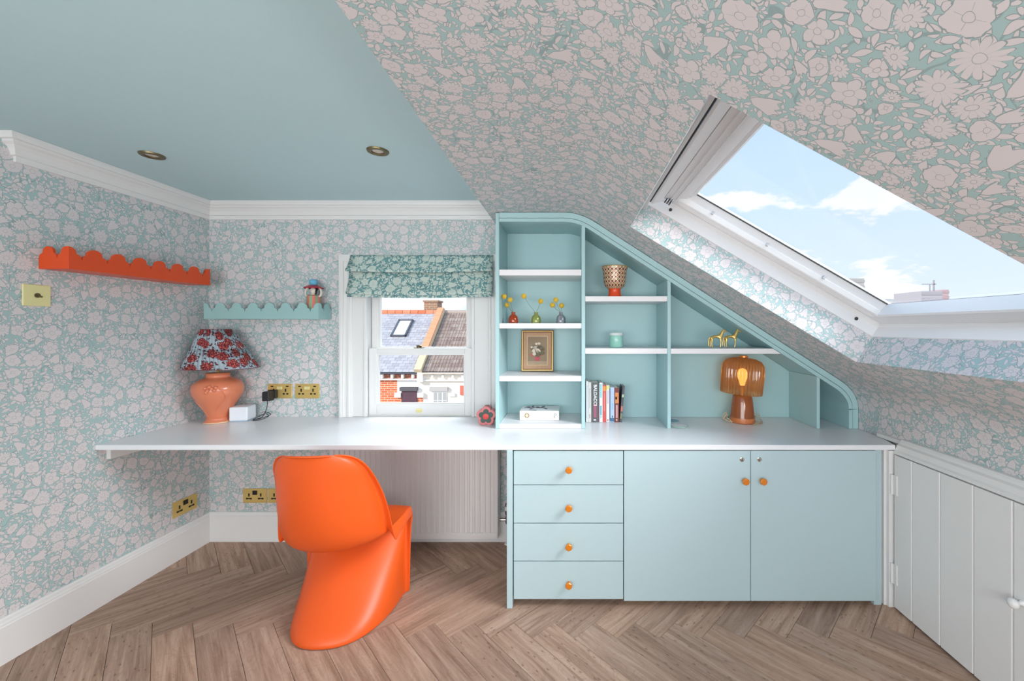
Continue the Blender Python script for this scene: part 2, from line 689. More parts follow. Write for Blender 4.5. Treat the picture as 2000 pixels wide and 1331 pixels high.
def uv_wall(co, n):
    if abs(n.x) > 0.7:
        return (co.y + 5, co.z)
    if abs(n.y) > 0.7:
        return (co.x + 9, co.z)
    return (co.x, co.y)


# herringbone floor, every plank its own piece
fl = struct('floor', 'grey-brown oak herringbone floor')
mb = MB().box(XL - 0.02, XK + 0.02, YR - 0.02, YB + 0.02, -0.06, -0.006)
sub = mb.obj('underlay', M['sub'], fl)
pw, nL = 0.125, 5
RC, RS = cos(-pi / 4), sin(-pi / 4)
tipx, tipy = -0.245, 1.79              # a known joint tip: plank corner (0, 1)


def to_world(a, b):
    b -= 1
    return (tipx + pw * (a * RC - b * RS), tipy + pw * (a * RS + b * RC))


def clip(poly, x0, x1, y0, y1):
    for ax, lim, sg in ((0, x0, 1), (0, x1, -1), (1, y0, 1), (1, y1, -1)):
        out = []
        for i in range(len(poly)):
            p, q = poly[i], poly[(i + 1) % len(poly)]
            ip, iq = sg * (p[ax] - lim) >= 0, sg * (q[ax] - lim) >= 0
            if ip:
                out.append(p)
            if ip != iq:
                k = (lim - p[ax]) / (q[ax] - p[ax])
                out.append((p[0] + k * (q[0] - p[0]), p[1] + k * (q[1] - p[1])))
        poly = out
        if len(poly) < 3:
            return None
    return poly


def plank(rect, along):
    a0, a1, b0, b1 = rect
    g = 0.006
    cs = [(a0 + g, b0 + g), (a1 - g, b0 + g), (a1 - g, b1 - g), (a0 + g, b1 - g)]
    poly = clip([to_world(*c) for c in cs], XL + 0.004, XK - 0.004, YR + 0.004, YB - 0.004)
    if not poly:
        return
    area = sum(poly[i][0] * poly[(i + 1) % len(poly)][1] - poly[(i + 1) % len(poly)][0] * poly[i][1] for i in range(len(poly))) / 2
    if area < 0.0008:
        return
    m_ = MB().prism(poly, 'z', -0.008, 0.0)
    dx, dy = (RC, RS) if along == 'a' else (-RS, RC)
    m_.obj('plank', M['wood'], fl, uv=lambda co, n: (co.x * dx + co.y * dy, -co.x * dy + co.y * dx))


for k in range(-60, 61):
    for m_ in range(-8, 9):
        oa, ob = k + nL * m_, k - nL * m_
        cx, cy = to_world(oa + 2, ob + 2)
        if not (XL - 0.8 < cx < XK + 0.8 and YR - 0.8 < cy < YB + 0.8):
            continue
        plank((oa, oa + nL, ob, ob + 1), 'a')
        plank((oa, oa + 1, ob + 1, ob + 1 + nL), 'b')

# flat teal ceiling with its drop to the papered soffit
mb = MB().box(XL - 0.1, XE, YR - 0.1, YB + 0.1, ZC, ZC + 0.08)
S(mb.obj('ceiling', M['ceil']))['label'] = 'flat pale teal painted ceiling'

# walls
mb = MB().box(XL - 0.1, XL, YR - 0.1, YB + 0.1, -0.06, ZC)
S(mb.obj('wall_left', M['paper'], uv=uv_wall))['label'] = 'floral papered left wall'
WX0, WX1, WZ0, WZ1 = -1.335, -0.495, 0.72, 1.70       # window opening
mb = MB()
for (x0, x1, z0, z1) in ((XL - 0.1, WX0, -0.06, ZC + 0.08), (WX1, XE, -0.06, ZC + 0.08), (WX0, WX1, -0.06, WZ0), (WX0, WX1, WZ1, ZC + 0.08)):
    mb.box(x0, x1, YB, YB + 0.22, z0, z1)
mb.prism([(XE, -0.06), (XK + 0.03, -0.06), (XK + 0.03, 0.99), (0.139, 1.905), (-0.02, 1.96), (XE, 1.96)], 'y', YB, YB + 0.22)
S(mb.obj('wall_back', M['paper'], uv=uv_wall))['label'] = 'floral papered back wall with the window'
mb = MB().box(XL - 0.1, XK + 0.1, YR - 0.1, YR, -0.06, ZC + 0.08)
S(mb.obj('wall_rear', M['white']))['label'] = 'plain white wall behind the viewer'

# papered soffit, slope and low wall: one bent sheet with the skylight opening
SX, SZ = 0.6460, 1.958
def slope_z(x): return SZ - SX * x
prof = [(XE, ZS)]
prof += [(x, ZS) for x in (-0.2, -0.03)]
c0, c1p, c2p = Vector((-0.03, ZS)), Vector((0.055, ZS)), Vector((0.139, slope_z(0.139)))
for i in range(1, 9):
    q = i / 8
    prof.append(tuple((1 - q) ** 2 * c0 + 2 * q * (1 - q) * c1p + q * q * c2p))
prof += [(0.284, slope_z(0.284)), (1.253, slope_z(1.253)), (1.44, slope_z(1.44))]
d0, d1p, d2p = Vector((1.44, slope_z(1.44))), Vector((XK, slope_z(XK) + 0.005)), Vector((XK, 0.86))
for i in range(1, 9):
    q = i / 8
    prof.append(tuple((1 - q) ** 2 * d0 + 2 * q * (1 - q) * d1p + q * q * d2p))
prof.append((XK, -0.02))
arc = [0]
for i in range(1, len(prof)):
    arc.append(arc[-1] + (Vector(prof[i]) - Vector(prof[i - 1])).length)
SH = -0.1376                               # the opening is slightly out of square
VN, VF = 0.828, 1.915                      # near and far edge of the opening at its head
io = next(i for i, p in enumerate(prof) if abs(p[0] - 0.284) < 1e-6)
mb = MB()


def strip(i, ya0, ya1, yb0, yb1):
    (xa, za), (xb, zb) = prof[i], prof[i + 1]
    mb.quad([(xa, ya0, za), (xa, ya1, za), (xb, yb1, zb), (xb, yb0, zb)],
            [(ya0 + 3, -arc[i]), (ya1 + 3, -arc[i]), (yb1 + 3, -arc[i + 1]), (yb0 + 3, -arc[i + 1])])


for i in range(len(prof) - 1):
    if i == io:
        dsh = SH * (prof[i + 1][0] - prof[i][0])
        strip(i, YR - 0.05, VN, YR - 0.05, VN + dsh)
        strip(i, VF, YB + 0.05, VF + dsh, YB + 0.05)
    else:
        strip(i, YR - 0.05, YB + 0.05, YR - 0.05, YB + 0.05)
# the drop between the two ceilings
mb.quad([(XE, YR - 0.05, ZS), (XE, YB + 0.05, ZS), (XE, YB + 0.05, ZC + 0.08), (XE, YR - 0.05, ZC + 0.08)],
        [(0, 0), (4.3, 0), (4.3, 0.2), (0, 0.2)])
ws = S(mb.obj('wall_slope', M['paper'], recalc=False))
ws['label'] = 'floral papered soffit and roof slope'


def Wp(u, v, n):
    """skylight coordinates: u down the slope from the opening's head, v along the room, n outwards"""
    x = 0.284 + u * 0.840 + n * 0.5427
    z = slope_z(0.284) - u * 0.5427 + n * 0.840
    return (x, v + SH * 0.840 * u, z)


UL = 0.969 / 0.840
ND = 0.132                                # depth of the papered reveal
mb = MB()
def rev(a, b, flip=False):
    p = [Wp(*a, 0), Wp(*b, 0), Wp(*b, ND), Wp(*a, ND)]
    L = (Vector(p[1]) - Vector(p[0])).length
    o_ = random.random() * 3
    mb.quad(p, [(o_, 0), (o_ + L, 0), (o_ + L, ND), (o_, ND)])
rev((0, VF), (UL, VF))
rev((UL, VF), (UL, VN))
rev((UL, VN), (0, VN))
rev((0, VN), (0, VF))
mb.obj('window_reveal', M['paper'], ws, recalc=False)

# crown moulding on the left and back wall, with its returned end
cp = [(0, -0.104), (0.010, -0.104), (0.012, -0.082), (0.020, -0.080), (0.020, -0.074), (0.025, -0.058), (0.034, -0.044),
      (0.044, -0.036), (0.044, -0.028), (0.053, -0.026), (0.056, -0.014), (0.057, -0.001), (0, -0.001)]
YE = 1.62
mb = MB()
rows = []
for (d, hh) in cp:
    rows.append([(XL, YE - d, ZC + hh), (XL + d, YE - d, ZC + hh), (XL + d, YB - d, ZC + hh), (XE - 0.001, YB - d, ZC + hh)])
for i in range(len(rows)):
    a, b = rows[i], rows[(i + 1) % len(rows)]
    for k in range(3):
        mb.quad([a[k], a[k + 1], b[k + 1], b[k]])
mb.quad([r_[3] for r_ in rows])
S(mb.obj('trim_1', M['white']))['label'] = 'white moulded crown along the teal ceiling'

# baseboards
bp_ = [(0, 0.175), (0.007, 0.175), (0.010, 0.168), (0.011, 0.158), (0.016, 0.154), (0.016, 0.147), (0.019, 0.143), (0.019, 0.0), (0, 0)]
mb = MB()
vs = [(XL + d, YR, hh) for d, hh in bp_] + [(XL + d, YB - d, hh) for d, hh in bp_]
n_ = len(bp_)
mb.add(vs, [tuple(range(n_)), tuple(range(2 * n_ - 1, n_ - 1, -1))] + [(i, (i + 1) % n_, (i + 1) % n_ + n_, i + n_) for i in range(n_)])
S(mb.obj('baseboard_left', M['white']))['label'] = 'tall white moulded baseboard on the left wall'
mb = MB()
vs = [(XL + d, YB - d, hh) for d, hh in bp_] + [(-0.30, YB - d, hh) for d, hh in bp_]
mb.add(vs, [tuple(range(n_)), tuple(range(2 * n_ - 1, n_ - 1, -1))] + [(i, (i + 1) % n_, (i + 1) % n_ + n_, i + n_) for i in range(n_)])
S(mb.obj('baseboard_back', M['white']))['label'] = 'tall white moulded baseboard under the window'

# low wall on the right: rail, door post, boarded door
rp = [(1.553, 0.780), (1.534, 0.780), (1.528, 0.772), (1.524, 0.762), (1.512, 0.756), (1.508, 0.735), (1.500, 0.728), (1.500, 0.716), (1.553, 0.716)]
mb = MB()
n_ = len(rp)
vs = [(x, YR, z) for x, z in rp] + [(x, 1.884, z) for x, z in rp]
mb.add(vs, [tuple(range(n_)), tuple(range(2 * n_ - 1, n_ - 1, -1))] + [(i, (i + 1) % n_, (i + 1) % n_ + n_, i + n_) for i in range(n_)])
# short length behind the end of the worktop
mb.box(1.530, 1.553, 1.884, 2.03, 0.757, 0.774)
S(mb.obj('trim_2', M['white']))['label'] = 'white moulded rail above the boarded door'
mb = MB()
mb.box(1.464, 1.550, 1.921, 1.985, 0.0, 0.728)
mb.box(1.470, 1.550, 1.905, 1.921, 0.0, 0.728)
mb.box(1.481, 1.550, 1.888, 1.905, 0.0, 0.728)
S(mb.obj('trim_3', M['white'], bevel=0.002))['label'] = 'white stepped post between teal cupboard and boarded door'
d1 = struct('door_1', 'low white boarded door under the slope')
yb = 1.880
widths = [0.10, 0.135, 0.135, 0.135, 0.135, 0.135, 0.135]
for wd in widths:
    y0, y1 = yb - wd, yb
    c_ = 0.0045
    poly = [(1.5215, y0 + 0.0008), (1.500, y0 + 0.0008), (1.4955, y0 + c_), (1.4955, y1 - c_), (1.500, y1 - 0.0008), (1.5215, y1 - 0.0008)]
    MB().prism(poly, 'z', 0.012, 0.712).obj('board', M['white'], d1)
    yb = y0
door_end = yb
for zc in (0.575, 0.165):
    hb = MB().box(1.4905, 1.4955, 1.858, 1.8785, zc - 0.045, zc + 0.045)
    hb.lathe([(0.006, zc - 0.045), (0.006, zc + 0.045)], 10, (1.4895, 1.8835, 0))
    for q in (-0.022, 0, 0.022):
        hb.lathe([(0.0068, zc + q - 0.001), (0.0068, zc + q + 0.001)], 10, (1.4895, 1.8835, 0))
    hb.obj('hinge', M['white'], d1, smooth=40)
MB().lathe([(0.010, 0.0), (0.010, -0.004), (0.006, -0.008), (0.0065, -0.018), (0.013, -0.023), (0.0165, -0.030), (0.016, -0.037), (0.010, -0.043), (0.001, -0.045)],
           20, (1.4955, Xp(1113, 1) + 1.345, 0.388), 'x').obj('knob', M['white'], d1, smooth=50)
# rest of the low wall towards the viewer
mb = MB().box(1.5, 1.553, YR, door_end - 0.003, 0.0, 0.714)
S(mb.obj('trim_4', M['white']))['label'] = 'white boarding beyond the low door'

# ------------------------------------------------------------------ sash window
w1 = struct('window_1', 'white sliding sash window over the desk')
def fluted(x0, x1, flip):
    """architrave section in plan, outer edge at x0"""
    ws_ = [(0, 0.0), (0, 0.026), (0.012, 0.028), (0.016, 0.024), (0.024, 0.024), (0.028, 0.016), (0.044, 0.015), (0.048, 0.020), (0.058, 0.020), (0.062, 0.014), (0.072, 0.012), (0.072, 0.0)]
    return [(x0 + (-a if flip else a), YB - d) for a, d in ws_]
MB().prism(fluted(-1.396, 0, False), 'z', 0.756, 1.737).obj('architrave', M['white'], w1)
MB().prism(fluted(-0.432, 0, True), 'z', 0.756, 1.737).obj('architrave', M['white'], w1)
MB().box(-1.396, -0.432, YB - 0.022, YB - 0.0005, 1.70, 1.742).obj('architrave', M['white'], w1, bevel=0.002)
fr = MB()
for sx0, sx1 in ((WX0, -1.243), (-0.590, WX1)):
    fr.box(sx0, sx1, YB - 0.006, YB + 0.15, 0.756, 1.70)      # sash boxes
for sx0, sx1 in ((-1.252, -1.236), (-0.597, -0.581)):
    fr.box(sx0, sx1, YB - 0.012, YB + 0.012, 0.756, 1.66)     # staff beads
fr.box(WX0, WX1, YB - 0.004, YB + 0.15, 1.655, 1.70)
fr.box(WX0, WX1, YB + 0.02, YB + 0.19, 0.722, 0.758)
fr.obj('frame', M['white'], w1, bevel=0.002)


def sash(name, y0, x0, x1, z0, z1, gx0, gx1, gz0, gz1):
    m_ = MB()
    y1 = y0 + 0.036
    m_.box(x0, gx0, y0, y1, z0, z1).box(gx1, x1, y0, y1, z0, z1)
    m_.box(gx0, gx1, y0, y1, z0, gz0).box(gx0, gx1, y0, y1, gz1, z1)
    o = m_.obj(name, M['white'], w1, bevel=0.003)
    # glazing bead
    b_ = MB()
    e = 0.008
    b_.box(gx0, gx0 + e, y0 + 0.008, y1 - 0.006, gz0, gz1).box(gx1 - e, gx1, y0 + 0.008, y1 - 0.006, gz0, gz1)
    b_.box(gx0 + e, gx1 - e, y0 + 0.008, y1 - 0.006, gz0, gz0 + e).box(gx0 + e, gx1 - e, y0 + 0.008, y1 - 0.006, gz1 - e, gz1)
    b_.obj('glazing_bead', M['white'], o)
    MB().box(gx0 + 0.001, gx1 - 0.001, y0 + 0.020, y0 + 0.024, gz0 + 0.001, gz1 - 0.001).obj('pane', M['pane'], o)
    return o


lo = sash('lower_sash', YB + 0.022, -1.240, -0.593, 0.758, 1.172, -1.190, -0.648, 0.826, 1.137)
up = sash('upper_sash', YB + 0.062, -1.240, -0.593, 1.135, 1.654, -1.197, -0.641, 1.170, 1.60)
# fittings
q = MB().lathe([(0.017, 1.1725), (0.017, 1.176), (0.010, 1.182)], 16, (-0.933, YB + 0.036, 0))
q.tube([(-0.948, YB + 0.034, 1.184), (-0.933, YB + 0.034, 1.188), (-0.915, YB + 0.030, 1.183)], 0.005, 8)
q.box(-0.962, -0.904, YB + 0.024, YB + 0.050, 1.1722, 1.1755)
q.obj('sash_catch', M['bronze'], lo, smooth=40)
q = MB().box(-0.944, -0.910, YB + 0.0185, YB + 0.022, 0.776, 0.800)
q.tube([(-0.940, YB + 0.014, 0.788), (-0.934, YB + 0.006, 0.782), (-0.920, YB + 0.006, 0.782), (-0.914, YB + 0.014, 0.788)], 0.004, 8)
q.obj('sash_lift', M['palebrass'], lo, smooth=40)

# roman blind
bl = thing('roman_blind', 'floral teal roman blind folded up over the sash window', 'blind', (-0.897, YB - 0.03, 1.74))
bx0, bx1 = -1.322, -0.462
def fold(name, pr):
    m_ = MB()
    N = 14
    a_ = [0]
    for i in range(1, len(pr)):
        a_.append(a_[-1] + (Vector(pr[i]) - Vector(pr[i - 1])).length)
    for k in range(N):
        xa, xb = bx0 + (bx1 - bx0) * k / N, bx0 + (bx1 - bx0) * (k + 1) / N
        def sag(x, i):
            s_ = sin((x - bx0) / (bx1 - bx0) * pi)
            return -0.010 * s_ * i / (len(pr) - 1)
        for i in range(len(pr) - 1):
            (ya, za), (yb_, zb) = pr[i], pr[i + 1]
            m_.quad([(xa, ya, za + sag(xa, i)), (xb, ya, za + sag(xb, i)), (xb, yb_, zb + sag(xb, i + 1)), (xa, yb_, zb + sag(xa, i + 1))],
                    [(xa, -a_[i]), (xb, -a_[i]), (xb, -a_[i + 1]), (xa, -a_[i + 1])])
    o = m_.obj(name, M['blind'], bl)
    bm = bmesh.new()
    bm.from_mesh(o.data)
    bmesh.ops.remove_doubles(bm, verts=bm.verts, dist=1e-5)
    bmesh.ops.recalc_face_normals(bm, faces=bm.faces)
    for f_ in bm.faces:
        f_.smooth = True
    bm.to_mesh(o.data)
    bm.free()
    so = o.modifiers.new('thick', 'SOLIDIFY')
    so.thickness = 0.002
    return o
fold('lower_fold', [(YB - 0.046, 1.660), (YB - 0.050, 1.60), (YB - 0.066, 1.55), (YB - 0.086, 1.512), (YB - 0.088, 1.503), (YB - 0.082, 1.498), (YB - 0.055, 1.506)])
fold('upper_fold', [(YB - 0.035, 1.737), (YB - 0.042, 1.71), (YB - 0.064, 1.67), (YB - 0.088, 1.645), (YB - 0.090, 1.638), (YB - 0.085, 1.632), (YB - 0.056, 1.640)])
fold('hem_fold', [(YB - 0.048, 1.54), (YB - 0.062, 1.505), (YB - 0.070, 1.488), (YB - 0.068, 1.482), (YB - 0.048, 1.486)])
MB().box(bx0 + 0.004, bx1 - 0.004, YB - 0.034, YB - 0.0295, 1.70, 1.735).obj('headrail', M['white'], bl)

# ------------------------------------------------------------------ skylight
w2 = struct('window_2', 'white roof window in the papered slope')


def wbox(mb_, u0, u1, v0, v1, n0, n1):
    P = [Wp(u, v, n) for n in (n0, n1) for (u, v) in ((u0, v0), (u1, v0), (u1, v1), (u0, v1))]
    mb_.add(P, [(0, 3, 2, 1), (4, 5, 6, 7), (0, 1, 5, 4), (1, 2, 6, 5), (2, 3, 7, 6), (3, 0, 4, 7)])


def wprof(mb_, pr, v0, v1):
    """profile of (u, n) points run along the room"""
    A = [Wp(u, v0, n) for u, n in pr]
    B = [Wp(u, v1, n) for u, n in pr]
    n_ = len(pr)
    mb_.add(A + B, [tuple(range(n_)), tuple(range(2 * n_ - 1, n_ - 1, -1))] + [(i, (i + 1) % n_, (i + 1) % n_ + n_, i + n_) for i in range(n_)])


def uprof(mb_, pr, u0, u1):
    """profile of (v, n) points run down the slope"""
    A = [Wp(u0, v, n) for v, n in pr]
    B = [Wp(u1, v, n) for v, n in pr]
    n_ = len(pr)
    mb_.add(A + B, [tuple(range(n_)), tuple(range(2 * n_ - 1, n_ - 1, -1))] + [(i, (i + 1) % n_, (i + 1) % n_ + n_, i + n_) for i in range(n_)])


f = MB()
# outer frame: far jamb, near jamb, sill; a softly hollowed inner face
def hollow(s0, sg):
    return [(s0 + sg * 0.004, ND - 0.004), (s0 - sg * 0.004, ND), (s0 - sg * 0.006, ND + 0.02), (s0 - sg * 0.004, ND + 0.045), (s0 - sg * 0.012, ND + 0.056),
            (s0 - sg * 0.012, ND + 0.066), (s0 + sg * 0.05, ND + 0.066), (s0 + sg * 0.05, ND - 0.004)]
uprof(f, hollow(VF, 1), -0.02, UL + 0.05)
uprof(f, hollow(VN, -1), -0.02, UL + 0.05)
wprof(f, hollow(UL, 1), VN - 0.03, VF + 0.03)
wprof(f, [(0.012, ND - 0.03), (0.012, ND + 0.066), (-0.06, ND + 0.066), (-0.06, ND - 0.03)], VN - 0.03, VF + 0.03)
fo = f.obj('frame', M['pvc'], w2, smooth=35)
sc = MB()
for u_, v_ in ((0.115, VF - 0.0065), (UL - 0.10, VF - 0.0065)):
    c = Vector(Wp(u_, v_, ND + 0.03))
    sc.lathe([(0.0075, 0.0), (0.0075, -0.003), (0.004, -0.004)], 12, tuple(c), 'y')
sc.obj('screw_cap', M['dark'], fo, smooth=40)

# sash: bottom rail, side rails, and the wide ventilation head
SN, GN = ND + 0.060, ND + 0.116
s_ = MB()
FR, TP = 0.060, 0.020
gv1, gv0 = VF - 0.012 - FR - TP, VN + 0.012 + FR + TP
gu1 = UL - 0.012 - FR
wprof(s_, [(UL - 0.012, SN), (gu1 + 0.006, SN), (gu1, SN + 0.005), (gu1 - 0.003, GN), (gu1 + 0.045, GN + 0.03), (UL - 0.012, GN + 0.03)], gv0 - 0.07, gv1 + 0.076)
def side(v, sg):
    # stepped gasket towards the frame, then a bright grooved face up to the glass
    pr = [(v, SN + 0.002), (v - sg * 0.012, SN), (v - sg * 0.014, SN + 0.004), (v - sg * 0.024, SN), (v - sg * 0.026, SN + 0.004), (v - sg * 0.036, SN), (v - sg * 0.038, SN + 0.004),
          (v - sg * 0.052, SN), (v - sg * 0.058, SN + 0.004), (v - sg * 0.066, SN + 0.022), (v - sg * 0.062, SN + 0.026), (v - sg * 0.070, SN + 0.040), (v - sg * (FR + TP), GN), (v - sg * (FR + TP - 0.045), GN + 0.03), (v, GN + 0.03)]
    uprof(s_, pr, 0.10, UL - 0.012)
side(VF - 0.012, 1)
side(VN + 0.012, -1)
sa = s_.obj('sash', M['pvc'], w2, smooth=25)
hd = MB()
# ventilation flap and top rail, stepped faces running along the head
wprof(hd, [(0.018, ND + 0.030), (0.019, ND + 0.004), (0.028, ND + 0.002), (0.058, ND + 0.030), (0.060, ND + 0.056), (0.018, ND + 0.066)], gv0 - 0.06, gv1 + 0.060)
hd.obj('ventilation_flap', M['pvc'], sa, smooth=25)
hd = MB()
wprof(hd, [(0.050, ND + 0.060), (0.062, ND + 0.040), (0.085, ND + 0.052), (0.088, ND + 0.044), (0.093, ND + 0.046), (0.094, ND + 0.056), (0.108, ND + 0.062), (0.110, ND + 0.054), (0.115, ND + 0.056), (0.117, ND + 0.068),
           (0.140, ND + 0.080), (0.150, ND + 0.090), (0.152, ND + 0.096), (0.158, ND + 0.096), (0.160, ND + 0.104), (0.166, ND + 0.106), (0.173, GN), (0.13, GN + 0.03), (0.05, GN + 0.03)], gv0 - 0.03, gv1 + 0.036)
hd.obj('top_rail', M['pvc'], sa, smooth=25)
gp = MB()
wbox(gp, 0.0125, 0.0178, gv0 - 0.06, gv1 + 0.060, ND + 0.004, ND + 0.05)
gp.obj('gap_shade_strip', M['dark'], sa)  # dark strip stands in for the shade inside the groove
vt = MB()
for k in range(3):
    wbox(vt, 0.070 + k * 0.011, 0.075 + k * 0.011, gv1 + 0.028, gv1 + 0.058, ND + 0.034, ND + 0.058)
vt.obj('hinge_bracket', M['dark'], sa)
cl_ = MB()
for k in range(3):
    u_ = 0.27 + 0.27 * k
    wbox(cl_, u_, u_ + 0.010, gv1 + 0.008, gv1 + 0.022, SN + 0.018, SN + 0.032)
cl_.obj('blind_clip', M['grey'], sa)
pn = MB()
wbox(pn, 0.165, gu1 + 0.002, gv0 - 0.002, gv1 + 0.002, GN + 0.002, GN + 0.008)
pn.obj('pane', M['pane'], sa)
gk = MB()
wbox(gk, 0.173, gu1, gv1 - 0.004, gv1 + 0.001, GN - 0.003, GN + 0.002)
wbox(gk, 0.173, gu1, gv0, gv0 + 0.004, GN - 0.003, GN + 0.002)
wbox(gk, gu1 - 0.002, gu1, gv0, gv1, GN + 0.000, GN + 0.002)
gk.obj('gasket', M['dark'], sa)

# ------------------------------------------------------------------ worktop and low cabinets
ZD = 0.755
wt = thing('worktop', 'long white laminate desk top running wall to wall', 'worktop', (-0.35, 2.2, 0.73))
MB().prism([(XL + 0.001, 1.885), (1.509, 1.885), (1.509, 1.90), (1.548, 2.03), (1.552, YB - 0.001), (XL + 0.001, YB - 0.001)], 'z', 0.731, ZD).obj('top', M['top'], wt, bevel=0.0025)
br_ = MB().box(XL + 0.001, XL + 0.022, 1.93, YB - 0.03, 0.674, 0.7305)
bt = br_.obj('batten', M['white'], wt, bevel=0.002)
MB().box(XL + 0.022, XL + 0.036, 2.00, 2.02, 0.716, 0.7305).obj('bracket', M['white'], bt)

YF = 1.890
du = thing('drawer_unit', 'teal drawer unit with four drawers and orange knobs', 'drawers', (-0.01, 2.15, 0))
MB().box(-0.2915, -0.2655, 1.880, YB - 0.004, 0.0005, 0.7305).obj('side_panel', M['teal'], du, bevel=0.0015)
cb = MB().box(-0.262, 0.249, 1.912, 2.42, 0.036, 0.72).box(-0.262, 0.249, 1.97, 2.42, 0.0005, 0.036)
cb.obj('carcass', M['teal'], du)
def knob(parent, x, y, z):
    o = MB().lathe([(0.006, 0.0), (0.006, -0.013), (0.0115, -0.016), (0.0165, -0.019), (0.0165, -0.027), (0.0135, -0.030), (0.001, -0.0302)], 8, (x, y, z), 'y').obj('knob', M['copper'], parent, bevel=0.0008)
    MB().lathe([(0.008, 0.0), (0.008, -0.0025)], 16, (x, y, z), 'y').obj('knob_base', M['brass'], parent, smooth=40)
    return o
zs = [0.728, 0.568, 0.390, 0.2135, 0.036]
kz = [0.644, 0.468, 0.290, 0.1136]
for i in range(4):
    dr = MB().box(-0.2605, 0.2475, YF, YF + 0.020, zs[i + 1] + 0.0018, zs[i] - 0.0018).obj('drawer', M['teal'], du, bevel=0.0012)
    knob(dr, -0.005, YF, kz[i])

cu = thing('cupboard', 'low teal cupboard with two locked doors', 'cupboard', (0.84, 2.15, 0))
cb = MB().box(0.2525, 1.4225, 1.912, 2.42, 0.030, 0.72).box(0.2525, 1.4225, 1.97, 2.42, 0.0005, 0.030)
cb.obj('carcass', M['teal'], cu)
MB().box(1.4235, 1.4595, 1.906, 1.925, 0.0005, 0.7305).obj('filler', M['teal'], cu)
for (x0, x1, kx, lx) in ((0.2515, 0.8385, 0.808, 0.799), (0.8410, 1.4220, 0.889, 0.880)):
    dr = MB().box(x0, x1, YF, YF + 0.020, 0.029, 0.7275).obj('door', M['teal'], cu, bevel=0.0012)
    knob(dr, kx, YF, 0.591)
    lk = MB().lathe([(0.0105, 0.001), (0.0105, -0.002), (0.008, -0.003), (0.001, -0.003)], 20, (lx, YF, 0.687), 'y').obj('lock', M['chrome'], dr, smooth=30)
    MB().box(lx - 0.0012, lx + 0.0012, YF - 0.0038, YF - 0.003, 0.682, 0.692).obj('keyhole', M['plugb'], dr)

# ------------------------------------------------------------------ bookcase under the slope
YK, YKB = 2.190, 2.470
bc = thing('bookcase', 'built-in teal bookcase with white shelves cut to the slope', 'bookcase', (0.55, 2.33, ZD))
def top_z(x, off):
    """underside of the papered sheet at x, dropped by off"""
    best = None
    for i in range(len(prof) - 1):
        (xa, za), (xb, zb) = prof[i], prof[i + 1]
        if xa <= x <= xb and xb > xa:
            best = za + (zb - za) * (x - xa) / (xb - xa)
    return (best if best is not None else 0.86) - off
def off_curve(off, x0, x1, n=40):
    """papered profile pushed inwards by off"""
    pts = []
    P = [Vector(p) for p in prof if p[1] > 0.74] + [Vector((XK, 0.755))]
    for i in range(len(P)):
        a, b = P[max(i - 1, 0)], P[min(i + 1, len(P) - 1)]
        t_ = (b - a).normalized()
        nrm_ = Vector((t_.y, -t_.x))
        q_ = P[i] + Vector((nrm_.x, nrm_.y)) * off
        pts.append((q_.x, q_.y))
    return [p for p in pts if x0 <= p[0] <= x1]
outer = [p for p in off_curve(0.006, -0.378, 1.6)]
outer = [(-0.3795, ZS - 0.006)] + outer + [(XK - 0.006, ZD + 0.0008)]
inner = [p for p in off_curve(0.058, -0.36, 1.6)]
def under(curve, x):
    for i in range(len(curve) - 1):
        (xa, za), (xb, zb) = curve[i], curve[i + 1]
        if xa <= x <= xb and xb > xa:
            return za + (zb - za) * (x - xa) / (xb - xa)
    return curve[-1][1]
# front scribe band and soffit boards follow the slope
def ribbon(name, co, ci, y0, y1, x_end=1.542):
    m_ = MB()
    n_ = min(len(co), len(ci))
    poly = list(co) + list(reversed(ci))
    m_.prism(poly, 'y', y0, y1)
    return m_.obj(name, M['case'], bc)
co = [(-0.3795, ZS - 0.004)] + off_curve(0.004, -0.37, 1.6)
ci = [(-0.3795, ZS - 0.058)] + off_curve(0.058, -0.37, 1.6)
# strips between the two curves, one quad run
def band(name, off0, off1, y0, y1, i0=0, i1=None):
    P = [Vector((-0.3795, ZS))] + [Vector(p) for p in prof if p[0] > -0.37 and p[1] > 0.86] + [Vector((XK, 0.86)), Vector((XK, ZD + 0.001))]
    A, B = [], []
    for i in range(len(P)):
        a, b = P[max(i - 1, 0)], P[min(i + 1, len(P) - 1)]
        t_ = (b - a).normalized()
        nv = Vector((t_.y, -t_.x))
        A.append(P[i] + nv * off0)
        B.append(P[i] + nv * off1)
    A[-1].y = B[-1].y = ZD + 0.001
    m_ = MB()
    for i in range(len(P) - 1):
        q_ = [A[i], A[i + 1], B[i + 1], B[i]]
        for yy in (y0, y1):
            m_.quad([(p.x, yy, p.y) for p in q_])
        m_.quad([(A[i].x, y0, A[i].y), (A[i + 1].x, y0, A[i + 1].y), (A[i + 1].x, y1, A[i + 1].y), (A[i].x, y1, A[i].y)])
        m_.quad([(B[i].x, y0, B[i].y), (B[i + 1].x, y0, B[i + 1].y), (B[i + 1].x, y1, B[i + 1].y), (B[i].x, y1, B[i].y)])
    for k in (0, -1):
        m_.quad([(A[k].x, y0, A[k].y), (B[k].x, y0, B[k].y), (B[k].x, y1, B[k].y), (A[k].x, y1, A[k].y)])
    o = m_.obj(name, M['case'], bc)
    bm = bmesh.new()
    bm.from_mesh(o.data)
    bmesh.ops.remove_doubles(bm, verts=bm.verts, dist=1e-5)
    bmesh.ops.recalc_face_normals(bm, faces=bm.faces)
    bm.to_mesh(o.data)
    bm.free()
    return o
band('scribe_panel', 0.0035, 0.032, YK - 0.001, YK + 0.02)
band('top_panel', 0.034, 0.0525, YK, YKB - 0.001)
